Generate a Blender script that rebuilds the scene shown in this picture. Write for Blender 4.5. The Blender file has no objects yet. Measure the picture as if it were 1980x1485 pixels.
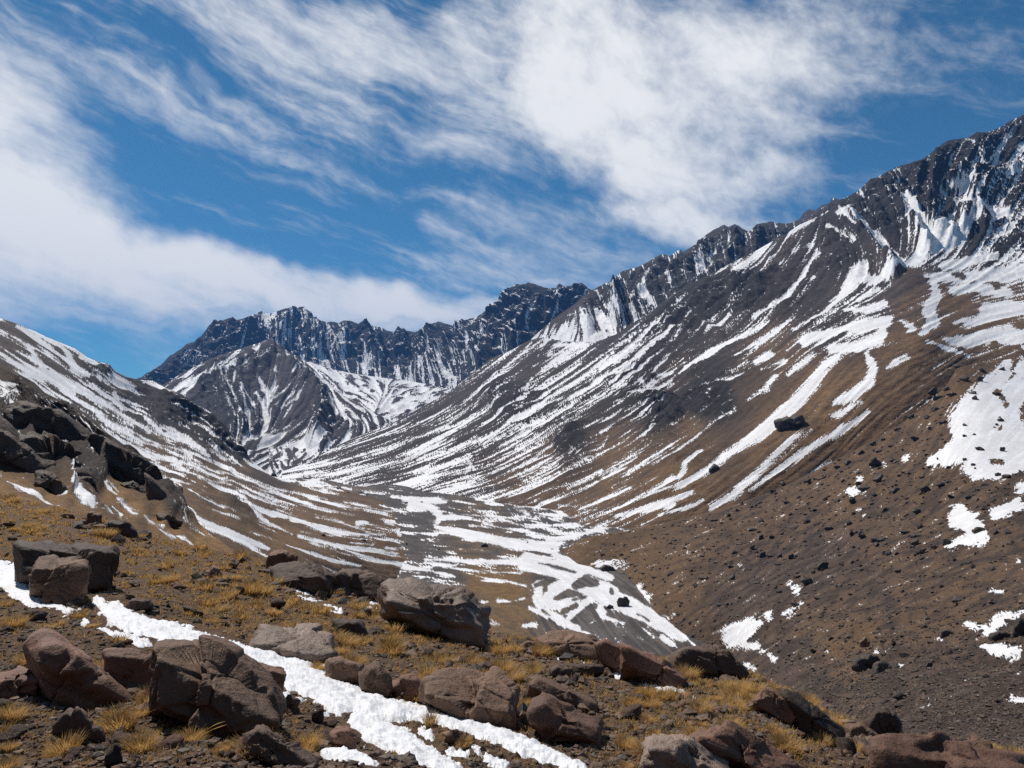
import bpy, bmesh, math, random
import numpy as np
from mathutils import Vector

# ------------------------------------------------------------------ camera, sky, sun, exposure
scene = bpy.context.scene
COL = scene.collection
FPX = 1468.0                      # focal length in units of a 1980-wide frame
PITCH = math.atan((830 - 742.5) / FPX)

cam_data = bpy.data.cameras.new("camera")
cam_data.sensor_width = 36.0
cam_data.lens = 36.0 * FPX / 1980.0
cam_data.clip_start = 0.1
cam_data.clip_end = 40000
cam = bpy.data.objects.new("camera", cam_data)
cam.rotation_euler = (math.pi / 2 + PITCH, 0, 0)
COL.objects.link(cam)
scene.camera = cam

SUN_AZ = math.radians(-42)        # left of the view direction, beyond the scene
SUN_EL = math.radians(55)
sun_dir = Vector((math.sin(SUN_AZ) * math.cos(SUN_EL), math.cos(SUN_AZ) * math.cos(SUN_EL), math.sin(SUN_EL)))

scene.view_settings.view_transform = 'Standard'
scene.view_settings.look = 'None'
scene.view_settings.gamma = 1.0
scene.view_settings.exposure = 0.0
scene.render.engine = 'CYCLES'
scene.cycles.use_denoising = False
scene.cycles.max_bounces = 3
scene.cycles.diffuse_bounces = 2
scene.cycles.glossy_bounces = 1
scene.cycles.volume_bounces = 0

sun_data = bpy.data.lights.new("sun", 'SUN')
sun_data.energy = 5.0
sun_data.angle = math.radians(0.5)
sun_data.color = (1.0, 0.95, 0.88)
sun = bpy.data.objects.new("sun", sun_data)
sun.rotation_euler = sun_dir.to_track_quat('Z', 'Y').to_euler()
COL.objects.link(sun)

world = bpy.data.worlds.new("World")
scene.world = world
world.use_nodes = True


class NT:
    """small helper for node trees"""
    def __init__(self, tree):
        self.t = tree
        tree.nodes.clear()

    def n(self, kind, ins=None, **props):
        nd = self.t.nodes.new(kind)
        for k, v in props.items():
            setattr(nd, k, v)
        for k, v in (ins or {}).items():
            s = nd.inputs[k]
            if hasattr(v, 'is_linked'):
                self.t.links.new(v, s)
            else:
                s.default_value = v
        return nd

    def math(self, op, a, b=None, c=None, clamp=False):
        nd = self.t.nodes.new('ShaderNodeMath')
        nd.operation = op
        nd.use_clamp = clamp
        for i, v in enumerate((a, b, c)):
            if v is None:
                continue
            if hasattr(v, 'is_linked'):
                self.t.links.new(v, nd.inputs[i])
            else:
                nd.inputs[i].default_value = v
        return nd.outputs[0]

    def mix(self, f, a, b, blend='MIX'):
        nd = self.t.nodes.new('ShaderNodeMix')
        nd.data_type = 'RGBA'
        nd.blend_type = blend
        for s, v in ((nd.inputs[0], f), (nd.inputs[6], a), (nd.inputs[7], b)):
            if hasattr(v, 'is_linked'):
                self.t.links.new(v, s)
            else:
                s.default_value = (*v, 1) if isinstance(v, tuple) and len(v) == 3 else v
        return nd.outputs[2]

    def ramp(self, v, lo, hi, a=0.0, b=1.0, smooth=True):
        nd = self.n('ShaderNodeMapRange', {'Value': v, 'From Min': lo, 'From Max': hi, 'To Min': a, 'To Max': b})
        nd.interpolation_type = 'SMOOTHSTEP' if smooth else 'LINEAR'
        return nd.outputs[0]

    def noise(self, vec, scale, detail=6, rough=0.6, dist=0.0):
        return self.n('ShaderNodeTexNoise', {'Vector': vec, 'Scale': scale, 'Detail': detail, 'Roughness': rough,
                                             'Distortion': dist}).outputs[0]


def view_dir(px, py):
    """direction of a point of the frame, as a numpy array (...,3)"""
    px = np.asarray(px, float); py = np.asarray(py, float)
    cx = (px - 990) / FPX
    cz = -(py - 742.5) / FPX
    c, s = math.cos(PITCH), math.sin(PITCH)
    return np.stack([cx, c - s * cz, s + c * cz], -1)


def at(px, py, D):
    d = view_dir(px, py)
    return d * (np.asarray(D, float) / d[..., 1])[..., None]


def project(P):
    c, s = math.cos(PITCH), math.sin(PITCH)
    yy = c * P[..., 1] + s * P[..., 2]
    zz = -s * P[..., 1] + c * P[..., 2]
    return 990 + FPX * P[..., 0] / yy, 742.5 - FPX * zz / yy


def build_world():
    w = NT(world.node_tree)
    sky = w.n('ShaderNodeTexSky', sky_type='NISHITA', sun_disc=False, sun_elevation=SUN_EL, sun_rotation=SUN_AZ,
              altitude=3200, air_density=1.0, dust_density=0.4, ozone_density=3.0)
    tc = w.n('ShaderNodeTexCoord')
    sep = w.n('ShaderNodeSeparateXYZ', {'Vector': tc.outputs['Generated']})
    x, y, z = sep.outputs
    az = w.math('ARCTAN2', x, y)
    el = w.math('ARCSINE', z)
    ang = w.n('ShaderNodeCombineXYZ', {'X': az, 'Y': el, 'Z': 0.0}).outputs[0]
    # slow warp so that no cloud edge is a clean ellipse
    wn = w.n('ShaderNodeTexNoise', {'Vector': ang, 'Scale': 7.0, 'Detail': 3.0, 'Roughness': 0.6})
    off = w.n('ShaderNodeVectorMath', {0: wn.outputs['Color'], 1: (0.5, 0.5, 0.5)}, operation='SUBTRACT').outputs[0]
    off = w.n('ShaderNodeVectorMath', {0: off, 'Scale': 0.10}, operation='SCALE').outputs[0]
    angw = w.n('ShaderNodeVectorMath', {0: ang, 1: off}, operation='ADD').outputs[0]

    angs = w.n('ShaderNodeVectorMath', {0: ang, 1: w.n('ShaderNodeVectorMath', {0: off, 'Scale': 0.42}, operation='SCALE').outputs[0]}, operation='ADD').outputs[0]

    def field(blobs):
        acc = None
        for (cx, cy, rx, ry, a, wt) in blobs:
            d = view_dir(cx, cy); d = d / np.linalg.norm(d)
            m = w.n('ShaderNodeMapping', {'Vector': angw}, vector_type='TEXTURE')
            m.inputs['Location'].default_value = (math.atan2(d[0], d[1]), math.asin(d[2]), 0)
            m.inputs['Rotation'].default_value = (0, 0, -math.radians(a))
            m.inputs['Scale'].default_value = (rx / FPX, ry / FPX, 1)
            ln = w.n('ShaderNodeVectorMath', {0: m.outputs[0]}, operation='LENGTH').outputs['Value']
            v = w.ramp(ln, 1.25, 0.25, 0.0, wt)
            acc = v if acc is None else w.math('MAXIMUM', acc, w.math('ADD', w.math('MULTIPLY', acc, 0.45), v))
        return acc

    def wisps(angle, stretch, scale, detail=4, rough=0.62, loc=(0, 0, 0)):
        m = w.n('ShaderNodeMapping', {'Vector': angs}, vector_type='TEXTURE')
        m.inputs['Rotation'].default_value = (0, 0, -math.radians(angle))
        m.inputs['Scale'].default_value = (stretch, 1, 1)
        m.inputs['Location'].default_value = loc
        return w.noise(m.outputs[0], scale, detail, rough, 0.0)

    band = field(CLOUD_BAND)
    mass = field(CLOUD_MASS)
    veil = field(CLOUD_VEIL)
    n1 = wisps(17, 4.6, 24, detail=5)
    n2 = wisps(20, 2.3, 24, detail=5, loc=(3, 1, 0))
    n3 = wisps(18, 5.0, 34, loc=(9, 2, 0))
    n4 = wisps(40, 1.5, 52, detail=3, loc=(2, 2, 0))
    big = wisps(14, 3.0, 3.2, detail=2, loc=(5, 5, 0))

    def dens(f, n, k, lo, hi):
        t = w.math('MULTIPLY_ADD', w.math('SUBTRACT', n, 0.5), k, f)
        t = w.math('MULTIPLY', w.ramp(t, lo, hi), w.ramp(f, 0.0, 0.12))
        return t
    nb = w.math('ADD', w.math('MULTIPLY', n1, 0.75), w.math('MULTIPLY', n4, 0.25))
    nm = w.math('ADD', w.math('MULTIPLY', n2, 0.6), w.math('MULTIPLY', n4, 0.4))
    d1 = dens(band, nb, 1.8, 0.0, 1.32)
    d2 = dens(mass, nm, 1.9, 0.0, 1.45)
    nv = w.math('ADD', w.math('MULTIPLY', n3, 0.7), w.math('MULTIPLY', n4, 0.3))
    d3 = dens(veil, nv, 2.2, 0.0, 1.6)
    d4 = w.math('MULTIPLY', w.ramp(w.math('MULTIPLY_ADD', w.math('SUBTRACT', n3, 0.5), 1.3, big), 0.42, 1.0), 0.5)
    inv = w.math('MULTIPLY', w.math('SUBTRACT', 1.0, d1), w.math('SUBTRACT', 1.0, d2))
    inv = w.math('MULTIPLY', inv, w.math('MULTIPLY', w.math('SUBTRACT', 1.0, w.math('MULTIPLY', d3, 0.85)), w.math('SUBTRACT', 1.0, d4)))
    cloud = w.math('SUBTRACT', 1.0, inv)
    cloud = w.math('MULTIPLY', cloud, w.ramp(z, -0.02, 0.05))
    skyc = w.n('ShaderNodeVectorMath', {0: sky.outputs[0], 'Scale': SKY_STRENGTH}, operation='SCALE').outputs[0]
    skyc = w.mix(1.0, skyc, SKY_TINT, 'MULTIPLY')
    col = w.mix(w.math('MULTIPLY', cloud, 0.97), skyc, CLOUD_COL)
    bg = w.n('ShaderNodeBackground', {'Color': col, 'Strength': 1.0})
    out = w.n('ShaderNodeOutputWorld', {'Surface': bg.outputs[0]})


SKY_STRENGTH = 0.080
HAZE_COL = (0.16, 0.42, 1.0, 1)
HAZE_DENS = 4.0e-5
SKY_TINT = (0.40, 0.92, 1.0)
CLOUD_COL = (0.98, 0.98, 0.97)
# centre x, centre y, half length, half width, tilt, weight
CLOUD_BAND = [(-40, 330, 230, 200, 30, .95), (60, 430, 300, 130, 25, .95), (250, 500, 420, 80, 17, 1.0), (560, 565, 400, 55, 13, 1.0),
              (820, 605, 260, 45, 6, .9), (-20, 170, 120, 90, 20, .8), (250, 165, 300, 30, 17, .5), (470, 205, 110, 26, 22, .45),
              (100, 590, 330, 14, 5, .4), (380, 592, 150, 16, 4, .55), (700, 640, 400, 25, 2, .6), (-300, 450, 350, 120, 10, .8)]
CLOUD_MASS = [(1110, 70, 170, 150, 0, 1.15), (1075, 190, 130, 110, 20, 1.05), (1190, 240, 210, 120, 25, 1.0), (1290, 330, 240, 100, 28, .95),
              (1310, 420, 190, 60, 12, .9), (1300, 130, 260, 150, 5, 1.0), (1480, 110, 240, 140, 5, .72), (1650, 90, 260, 120, 10, .36), (1450, 260, 200, 80, 10, .62),
              (1470, 350, 130, 70, 10, .62), (1150, -140, 300, 120, 0, 1.0)]
CLOUD_VEIL = [(520, 40, 480, 70, 10, .95), (820, 95, 280, 60, 14, .85), (920, 50, 130, 90, 0, .8), (620, 170, 330, 90, 20, .5), (930, 230, 150, 120, 20, .75),
              (600, 300, 300, 40, 17, .38), (900, 290, 200, 40, 17, .55), (860, 445, 70, 30, 25, .62), (1030, 430, 220, 70, 8, .6),
              (1050, 520, 280, 70, 8, .6), (150, 70, 300, 50, 15, .35), (1350, 480, 250, 60, 0, .45), (900, 540, 200, 60, 5, .5)]
build_world()
world.cycles.sampling_method = 'MANUAL'
world.cycles.sample_map_resolution = 256

# ------------------------------------------------------------------ numeric helpers
rng = np.random.default_rng(7)
PERM = np.concatenate([rng.permutation(256)] * 3).astype(np.int32)
GRAD = rng.normal(size=(256, 3)).astype(np.float32)
GRAD /= np.linalg.norm(GRAD, axis=1)[:, None]


def pnoise(p):
    p = np.asarray(p, np.float32)
    sh = p.shape[:-1]
    p = p.reshape(-1, 3)
    i = np.floor(p)
    f = p - i
    i = i.astype(np.int64) & 255
    u = f * f * f * (f * (f * 6 - 15) + 10)
    out = np.zeros(len(p), np.float32)
    for a in (0, 1):
        wa = u[:, 0] if a else 1 - u[:, 0]
        pa = PERM[(i[:, 0] + a) & 255]
        for b in (0, 1):
            wb = wa * (u[:, 1] if b else 1 - u[:, 1])
            pb = PERM[(pa + i[:, 1] + b) & 255]
            for c in (0, 1):
                g = GRAD[PERM[(pb + i[:, 2] + c) & 255]]
                d = g[:, 0] * (f[:, 0] - a) + g[:, 1] * (f[:, 1] - b) + g[:, 2] * (f[:, 2] - c)
                out += wb * (u[:, 2] if c else 1 - u[:, 2]) * d
    return (out * 1.5).reshape(sh)


def fbm(p, octaves=5, gain=0.5, lac=2.03, ridged=False):
    p = np.asarray(p, np.float32)
    out = 0; amp = 1.0; tot = 0
    for o in range(octaves):
        n = pnoise(p + 17.3 * o)
        if ridged:
            n = 1 - 2.2 * np.abs(n)
        out = out + amp * n
        tot += amp
        amp *= gain
        p = p * lac
    return out / tot


def tps(samples, log=False, smooth=0.0):
    """thin-plate spline through (x, y, value)"""
    S = np.array(samples, float)
    X = S[:, :2] / 500.0
    v = np.log(S[:, 2]) if log else S[:, 2]
    n = len(X)

    def K(a, b):
        r2 = ((a[:, None, :] - b[None, :, :]) ** 2).sum(-1)
        return 0.5 * r2 * np.log(r2 + 1e-9)
    A = np.zeros((n + 3, n + 3))
    A[:n, :n] = K(X, X) + smooth * np.eye(n)
    A[:n, n] = 1; A[:n, n + 1:] = X
    A[n, :n] = 1; A[n + 1:, :n] = X.T
    sol = np.linalg.solve(A, np.concatenate([v, np.zeros(3)]))

    def f(px, py):
        sh = np.shape(px)
        q = np.stack([np.ravel(px), np.ravel(py)], -1) / 500.0
        out = np.zeros(len(q))
        for k in range(n):
            r2 = ((q - X[k]) ** 2).sum(-1)
            out += sol[k] * 0.5 * r2 * np.log(r2 + 1e-9)
        out += sol[n] + q @ sol[n + 1:]
        return (np.exp(out) if log else out).reshape(sh)
    return f


def shepard(samples, px, py, power=3.0):
    """bounded smooth blend of (x, y, v...) samples"""
    S = np.array(samples, float)
    nv = S.shape[1] - 2
    num = np.zeros(np.shape(px) + (nv,)); den = np.zeros(np.shape(px))
    for s in S:
        d2 = (px - s[0]) ** 2 + (py - s[1]) ** 2 + 60.0
        wgt = d2 ** (-power / 2)
        num += wgt[..., None] * s[2:]
        den += wgt
    r = num / den[..., None]
    return r[..., 0] if nv == 1 else r


def box_blur(a, r):
    if r < 1:
        return a
    k = 2 * r + 1
    for ax in (0, 1):
        p = np.pad(a, [(r + 1, r) if i == ax else (0, 0) for i in (0, 1)], mode='edge')
        c = np.cumsum(p, axis=ax)
        a = (np.take(c, range(k, c.shape[ax]), axis=ax) - np.take(c, range(0, c.shape[ax] - k), axis=ax)) / k
    return a


def quantile(a):
    """map to its rank 0..1"""
    s = np.sort(a.ravel()[::7])
    return np.searchsorted(s, a.ravel()).reshape(a.shape) / len(s)


class Raster:
    """a chart of one piece of terrain on which snow and rock are drawn before it is lifted to the ground"""
    def __init__(self, x0, y0, x1, y1, st=1.5):
        self.x0, self.y0, self.st = x0, y0, st
        self.X, self.Y = np.meshgrid(np.arange(x0, x1 + st, st), np.arange(y0, y1 + st, st))
        self.shape = self.X.shape

    def sample(self, a, px, py):
        fx = np.clip((px - self.x0) / self.st, 0, self.shape[1] - 1.001)
        fy = np.clip((py - self.y0) / self.st, 0, self.shape[0] - 1.001)
        ix = fx.astype(int); iy = fy.astype(int); fx = fx - ix; fy = fy - iy
        return (a[iy, ix] * (1 - fx) * (1 - fy) + a[iy, ix + 1] * fx * (1 - fy)
                + a[iy + 1, ix] * (1 - fx) * fy + a[iy + 1, ix + 1] * fx * fy)

    def lic(self, dirs, length, blur, seed):
        """noise drawn out along the fall lines"""
        r = np.random.default_rng(seed)
        N = box_blur(box_blur(r.normal(size=self.shape), blur), blur)
        d = shepard([(a, b, c / math.hypot(c, e), e / math.hypot(c, e)) for a, b, c, e in dirs], self.X, self.Y, 2.5)
        d /= np.linalg.norm(d, axis=-1)[..., None]
        dx, dy = d[..., 0], d[..., 1]
        acc = N.copy()
        H, W = self.shape
        stp = 2.0
        n = int(length / self.st / stp)
        J, I = np.meshgrid(np.arange(W, dtype=np.float32), np.arange(H, dtype=np.float32))
        for sg in (-1, 1):
            x, y = J.copy(), I.copy()
            for k in range(n):
                ix = np.clip(x, 0, W - 1).astype(np.int32); iy = np.clip(y, 0, H - 1).astype(np.int32)
                x += sg * stp * dx[iy, ix]; y += sg * stp * dy[iy, ix]
                ix = np.clip(x, 0, W - 1).astype(np.int32); iy = np.clip(y, 0, H - 1).astype(np.int32)
                acc += N[iy, ix] * (1 - k / n)
        return quantile(acc)

    def draw(self, strokes, far=-8.0):
        """signed distance (frame units) to the union of tapered strokes, positive inside"""
        F = np.full(self.shape, far)
        st = self.st
        for pts in strokes:
            if len(pts) == 1:
                pts = [pts[0], (pts[0][0] + .5, pts[0][1], pts[0][2])]
            for (xa, ya, wa), (xb, yb, wb) in zip(pts[:-1], pts[1:]):
                m = max(wa, wb) / 2 - far
                i0 = max(0, int((min(ya, yb) - m - self.y0) / st)); i1 = min(self.shape[0], int((max(ya, yb) + m - self.y0) / st) + 2)
                j0 = max(0, int((min(xa, xb) - m - self.x0) / st)); j1 = min(self.shape[1], int((max(xa, xb) + m - self.x0) / st) + 2)
                if i1 <= i0 or j1 <= j0:
                    continue
                X = self.X[i0:i1, j0:j1]; Y = self.Y[i0:i1, j0:j1]
                ex, ey = xb - xa, yb - ya
                L2 = ex * ex + ey * ey + 1e-9
                t = np.clip(((X - xa) * ex + (Y - ya) * ey) / L2, 0, 1)
                d = np.hypot(X - xa - t * ex, Y - ya - t * ey)
                F[i0:i1, j0:j1] = np.maximum(F[i0:i1, j0:j1], (wa + t * (wb - wa)) / 2 - d)
        return F


# charts the strokes below were measured on: origin x, origin y, scale
VIEWS = {1: (0, 1050, 3), 2: (500, 1000, 3), 3: (1000, 1000, 3), 4: (1400, 1000, 3.062), 5: (0, 580, 2.97), 6: (600, 520, 2.652),
         7: (1160, 400, 2.4146), 8: (1400, 200, 3.376), 9: (600, 640, 4.64), 10: (900, 600, 3.7125), 11: (680, 920, 3.96),
         12: (280, 860, 3.96), 13: (0, 880, 4.95), 14: (270, 580, 4.64), 0: (0, 0, 1)}


def S(view, text):
    ox, oy, sc = VIEWS[view]
    out = []
    for part in text.replace('\n', ' ').split(';'):
        pts = []
        for tok in part.split():
            v = [float(q) for q in tok.split(',')]
            pts.append((ox + v[0] / sc, oy + v[1] / sc, (v[2] if len(v) > 2 else 0) / sc))
        if pts:
            out.append(pts)
    return out


def XY(view, text):
    return [(a, b) for a, b, _ in S(view, text)[0]]


def new_mesh(name, verts, faces):
    """verts (N,3), faces (M,3|4) int -> mesh, quick"""
    me = bpy.data.meshes.new(name)
    verts = np.ascontiguousarray(verts, np.float32); faces = np.ascontiguousarray(faces, np.int32)
    k = faces.shape[1]
    me.vertices.add(len(verts)); me.vertices.foreach_set('co', verts.ravel())
    me.loops.add(faces.size); me.loops.foreach_set('vertex_index', faces.ravel())
    me.polygons.add(len(faces)); me.polygons.foreach_set('loop_start', np.arange(0, faces.size, k, dtype=np.int32))
    me.update(calc_edges=True)
    me.validate()
    return me


def smooth(me, on=True):
    me.polygons.foreach_set('use_smooth', np.full(len(me.polygons), on)); me.update()


def attr(me, name, arr):
    a = me.attributes.new(name, 'FLOAT', 'POINT')
    a.data.foreach_set('value', np.ascontiguousarray(arr, np.float32).ravel())


def link(name, me, mat, label=None, cat=None, group=None, kind=None, parent=None, loc=None):
    o = bpy.data.objects.new(name, me)
    COL.objects.link(o)
    if me is not None and mat is not None and not me.materials:
        me.materials.append(mat)
    if parent:
        o.parent = parent
    if loc is not None:
        o.location = loc
    for k, v in (('label', label), ('category', cat), ('group', group), ('kind', kind)):
        if v:
            o[k] = v
    return o


# ------------------------------------------------------------------ materials
def terrain_material(name, scree, rock, tint, scale, bump, snow_edge=1.25, grain=1.0, e2=4.0, e3=5.0):
    """scree, bare rock and turf chosen by the ground's own attributes, with snow lying on it"""
    m = bpy.data.materials.new(name)
    m.use_nodes = True
    t = NT(m.node_tree)
    geo = t.n('ShaderNodeNewGeometry').outputs['Position']
    a_s = t.n('ShaderNodeAttribute', attribute_name='snow').outputs['Fac']
    a_r = t.n('ShaderNodeAttribute', attribute_name='rock').outputs['Fac']
    a_t = t.n('ShaderNodeAttribute', attribute_name='tint').outputs['Fac']
    n1 = t.noise(geo, 1 / scale, 4, 0.65)
    n2 = t.noise(geo, 6.3 / scale, 3, 0.7)
    n3 = t.noise(geo, 41 / scale, 2, 0.7)
    a_v = t.n('ShaderNodeAttribute', attribute_name='vein').outputs['Fac']
    sc = t.mix(t.ramp(t.math('ADD', t.math('MULTIPLY', n1, .5), t.math('MULTIPLY', a_v, .5)), .25, .75), tuple(c * .62 for c in scree), tuple(c * 1.42 for c in scree))
    rk = t.mix(t.ramp(n2, .3, .7), tuple(c * .6 for c in rock), tuple(c * 1.5 for c in rock))
    ti = t.mix(t.ramp(n2, .3, .7), tuple(c * .7 for c in tint), tuple(c * 1.25 for c in tint))
    c = t.mix(t.math('MULTIPLY', a_t, t.ramp(t.math('MULTIPLY_ADD', t.math('SUBTRACT', n1, .5), .8, a_t), .05, .6)), sc, ti)
    c = t.mix(a_r, c, rk)
    speck = t.math('MULTIPLY_ADD', t.math('SUBTRACT', n3, .5), 1.3 * grain, 1.0)
    c = t.mix(1.0, c, t.n('ShaderNodeCombineXYZ', {'X': speck, 'Y': speck, 'Z': speck}).outputs[0], 'MULTIPLY')
    sn = t.math('ADD', a_s, t.math('ADD', t.math('MULTIPLY', t.math('SUBTRACT', n2, .5), e2), t.math('MULTIPLY', t.math('SUBTRACT', n3, .5), e3)))
    sn = t.ramp(sn, -snow_edge, snow_edge)
    dirt = t.ramp(t.math('ADD', t.math('MULTIPLY', n2, .5), t.math('ADD', t.math('MULTIPLY', n1, .25), t.math('MULTIPLY', a_v, .25))), .42, .72, .55, 0.0)
    snowc = t.mix(dirt, (0.82, 0.82, 0.83), (0.50, 0.475, 0.46))
    c = t.mix(sn, c, snowc)
    hgt = t.math('ADD', t.math('MULTIPLY', n2, 1.0), t.math('MULTIPLY', n3, .35))
    hgt = t.math('MULTIPLY', hgt, t.math('MULTIPLY_ADD', sn, -.6, 1.0))
    b = t.n('ShaderNodeBump', {'Height': hgt, 'Strength': 1.0, 'Distance': bump}).outputs[0]
    rough = t.math('MULTIPLY_ADD', sn, -.3, .92)
    p = t.n('ShaderNodeBsdfPrincipled', {'Base Color': c, 'Roughness': rough, 'Normal': b, 'Specular IOR Level': .25})
    t.n('ShaderNodeOutputMaterial', {'Surface': p.outputs[0]})
    return m


def rock_material(name, col, scale=1.0, lichen=0.0, gloss=.7, ledge=None):
    m = bpy.data.materials.new(name)
    m.use_nodes = True
    t = NT(m.node_tree)
    tc = t.n('ShaderNodeTexCoord').outputs['Object']
    inf = t.n('ShaderNodeObjectInfo').outputs['Random']
    off = t.n('ShaderNodeCombineXYZ', {'X': t.math('MULTIPLY', inf, 31.0), 'Y': t.math('MULTIPLY', inf, 17.0), 'Z': 0.0}).outputs[0]
    v = t.n('ShaderNodeVectorMath', {0: tc, 1: off}, operation='ADD').outputs[0]
    n1 = t.noise(v, 2.2 * scale, 4, .62)
    n2 = t.noise(v, 11 * scale, 5, .7)
    n3 = t.noise(v, 70 * scale, 2, .75)
    c = t.mix(t.ramp(n1, .3, .7), tuple(x * .7 for x in col), tuple(x * 1.25 for x in col))
    c = t.mix(t.ramp(n2, .55, .75, 0, .6), c, tuple(min(1, x * 1.8) for x in col))
    c = t.mix(t.ramp(n2, .42, .25, 0, .7), c, tuple(x * .4 for x in col))
    if lichen:
        c = t.mix(t.ramp(t.noise(v, 5 * scale, 6, .7), .58, .7, 0, lichen), c, (.20, .17, .11))
    br = t.math('MULTIPLY_ADD', inf, .5, .75)
    sp = t.math('MULTIPLY', br, t.math('MULTIPLY_ADD', t.math('SUBTRACT', n3, .5), .7, 1.0))
    c = t.mix(1.0, c, t.n('ShaderNodeCombineXYZ', {'X': sp, 'Y': sp, 'Z': sp}).outputs[0], 'MULTIPLY')
    h = t.math('ADD', t.math('MULTIPLY', n1, .9), t.math('ADD', t.math('MULTIPLY', n2, .55), t.math('MULTIPLY', n3, .05)))
    b = t.n('ShaderNodeBump', {'Height': h, 'Strength': .9, 'Distance': .06 / scale}).outputs[0]
    if ledge:
        # snow caught on the flat ledges
        nz = t.n('ShaderNodeSeparateXYZ', {'Vector': t.n('ShaderNodeNewGeometry').outputs['Normal']}).outputs[2]
        sn = t.ramp(t.math('MULTIPLY_ADD', t.math('SUBTRACT', n2, .5), 1.6, nz), ledge, ledge + .12)
        c = t.mix(sn, c, (.78, .79, .81))
    p = t.n('ShaderNodeBsdfPrincipled', {'Base Color': c, 'Roughness': gloss, 'Normal': b, 'Specular IOR Level': .3})
    t.n('ShaderNodeOutputMaterial', {'Surface': p.outputs[0]})
    return m


def snow_material():
    m = bpy.data.materials.new("snow")
    m.use_nodes = True
    t = NT(m.node_tree)
    g = t.n('ShaderNodeNewGeometry').outputs['Position']
    n1 = t.noise(g, 3.0, 6, .6); n2 = t.noise(g, 22, 5, .65); n3 = t.noise(g, 120, 3, .7)
    c = t.mix(t.ramp(n1, .35, .75, 0, .6), (.80, .80, .81), (.62, .59, .56))
    c = t.mix(t.ramp(n2, .62, .8, 0, .5), c, (.42, .37, .33))
    h = t.math('ADD', t.math('MULTIPLY', n2, .5), t.math('MULTIPLY', n3, .15))
    b = t.n('ShaderNodeBump', {'Height': h, 'Strength': .6, 'Distance': .05}).outputs[0]
    p = t.n('ShaderNodeBsdfPrincipled', {'Base Color': c, 'Roughness': .55, 'Normal': b, 'Specular IOR Level': .4})
    t.n('ShaderNodeOutputMaterial', {'Surface': p.outputs[0]})
    return m


def soil_material():
    m = bpy.data.materials.new("soil")
    m.use_nodes = True
    t = NT(m.node_tree)
    g = t.n('ShaderNodeNewGeometry').outputs['Position']
    a_t = t.n('ShaderNodeAttribute', attribute_name='tint').outputs['Fac']
    n1 = t.noise(g, .7, 6, .6); n2 = t.noise(g, 7, 7, .7); n3 = t.noise(g, 45, 5, .75)
    vo = t.n('ShaderNodeTexVoronoi', {'Vector': g, 'Scale': 22.0, 'Randomness': 1.0})
    c = t.mix(t.ramp(n2, .3, .7), (.055, .034, .022), (.165, .10, .06))
    c = t.mix(t.ramp(vo.outputs['Distance'], .1, .5, .5, 0), c, (.20, .135, .095))
    c = t.mix(t.math('MULTIPLY', t.math('MULTIPLY', a_t, .4), t.ramp(n3, .4, .65)), c, (.25, .145, .055))
    sp = t.math('MULTIPLY_ADD', t.math('SUBTRACT', n3, .5), 1.6, 1.0)
    c = t.mix(1.0, c, t.n('ShaderNodeCombineXYZ', {'X': sp, 'Y': sp, 'Z': sp}).outputs[0], 'MULTIPLY')
    h = t.math('ADD', t.math('MULTIPLY', n2, .6), t.math('ADD', t.math('MULTIPLY', n3, .3), t.math('MULTIPLY', vo.outputs['Distance'], -.25)))
    b = t.n('ShaderNodeBump', {'Height': h, 'Strength': 1.0, 'Distance': .09}).outputs[0]
    p = t.n('ShaderNodeBsdfPrincipled', {'Base Color': c, 'Roughness': .9, 'Normal': b, 'Specular IOR Level': .2})
    t.n('ShaderNodeOutputMaterial', {'Surface': p.outputs[0]})
    return m


def grass_material():
    m = bpy.data.materials.new("dry_grass")
    m.use_nodes = True
    t = NT(m.node_tree)
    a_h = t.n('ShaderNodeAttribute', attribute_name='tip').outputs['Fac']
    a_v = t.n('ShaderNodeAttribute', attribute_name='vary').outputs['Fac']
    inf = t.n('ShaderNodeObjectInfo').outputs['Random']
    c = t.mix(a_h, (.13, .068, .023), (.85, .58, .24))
    c = t.mix(t.math('MULTIPLY', a_v, .7), c, (.52, .25, .06))
    c = t.mix(t.math('MULTIPLY', inf, .35), c, (.45, .33, .16))
    d = t.n('ShaderNodeBsdfDiffuse', {'Color': c})
    tr = t.n('ShaderNodeBsdfTranslucent', {'Color': c})
    mx = t.n('ShaderNodeMixShader', {0: .42, 1: d.outputs[0], 2: tr.outputs[0]})
    t.n('ShaderNodeOutputMaterial', {'Surface': mx.outputs[0]})
    return m


SCREE = (.051, .037, .032)
ROCKC = (.016, .0135, .013)
OCHRE = (.155, .088, .040)
MAT_FAR = terrain_material("far_rock", (.04, .036, .036), (.023, .021, .021), (.10, .075, .055), 260, 30)
MAT_PYR = terrain_material("peak_scree", (.072, .057, .055), (.034, .03, .03), (.10, .075, .055), 120, 7)
MAT_BIG = terrain_material("mountain_scree", SCREE, ROCKC, OCHRE, 60, 2.2)
MAT_VAL = terrain_material("valley_gravel", (.078, .067, .061), ROCKC, (.15, .085, .03), 22, .5)
MAT_LEFT = terrain_material("left_slope_scree", (.062, .044, .034), ROCKC, OCHRE, 26, .8)
MAT_HILL = terrain_material("moraine_earth", (.056, .037, .028), (.034, .026, .021), (.122, .069, .030), 13, .55, grain=1.5, e2=7.0, e3=1.2)
MAT_CLIFF = terrain_material("cliff_rock", (.09, .058, .038), (.04, .029, .023), (.23, .125, .045), 6, .45, grain=1.3)
MAT_SOIL = soil_material()
MAT_SNOW = snow_material()
MAT_GRASS = grass_material()
MAT_ROCK = rock_material("brown_rock", (.152, .089, .057), 1.0, .35)
MAT_ROCKD = rock_material("dark_rock", (.085, .053, .037), 1.0, .15)
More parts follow.
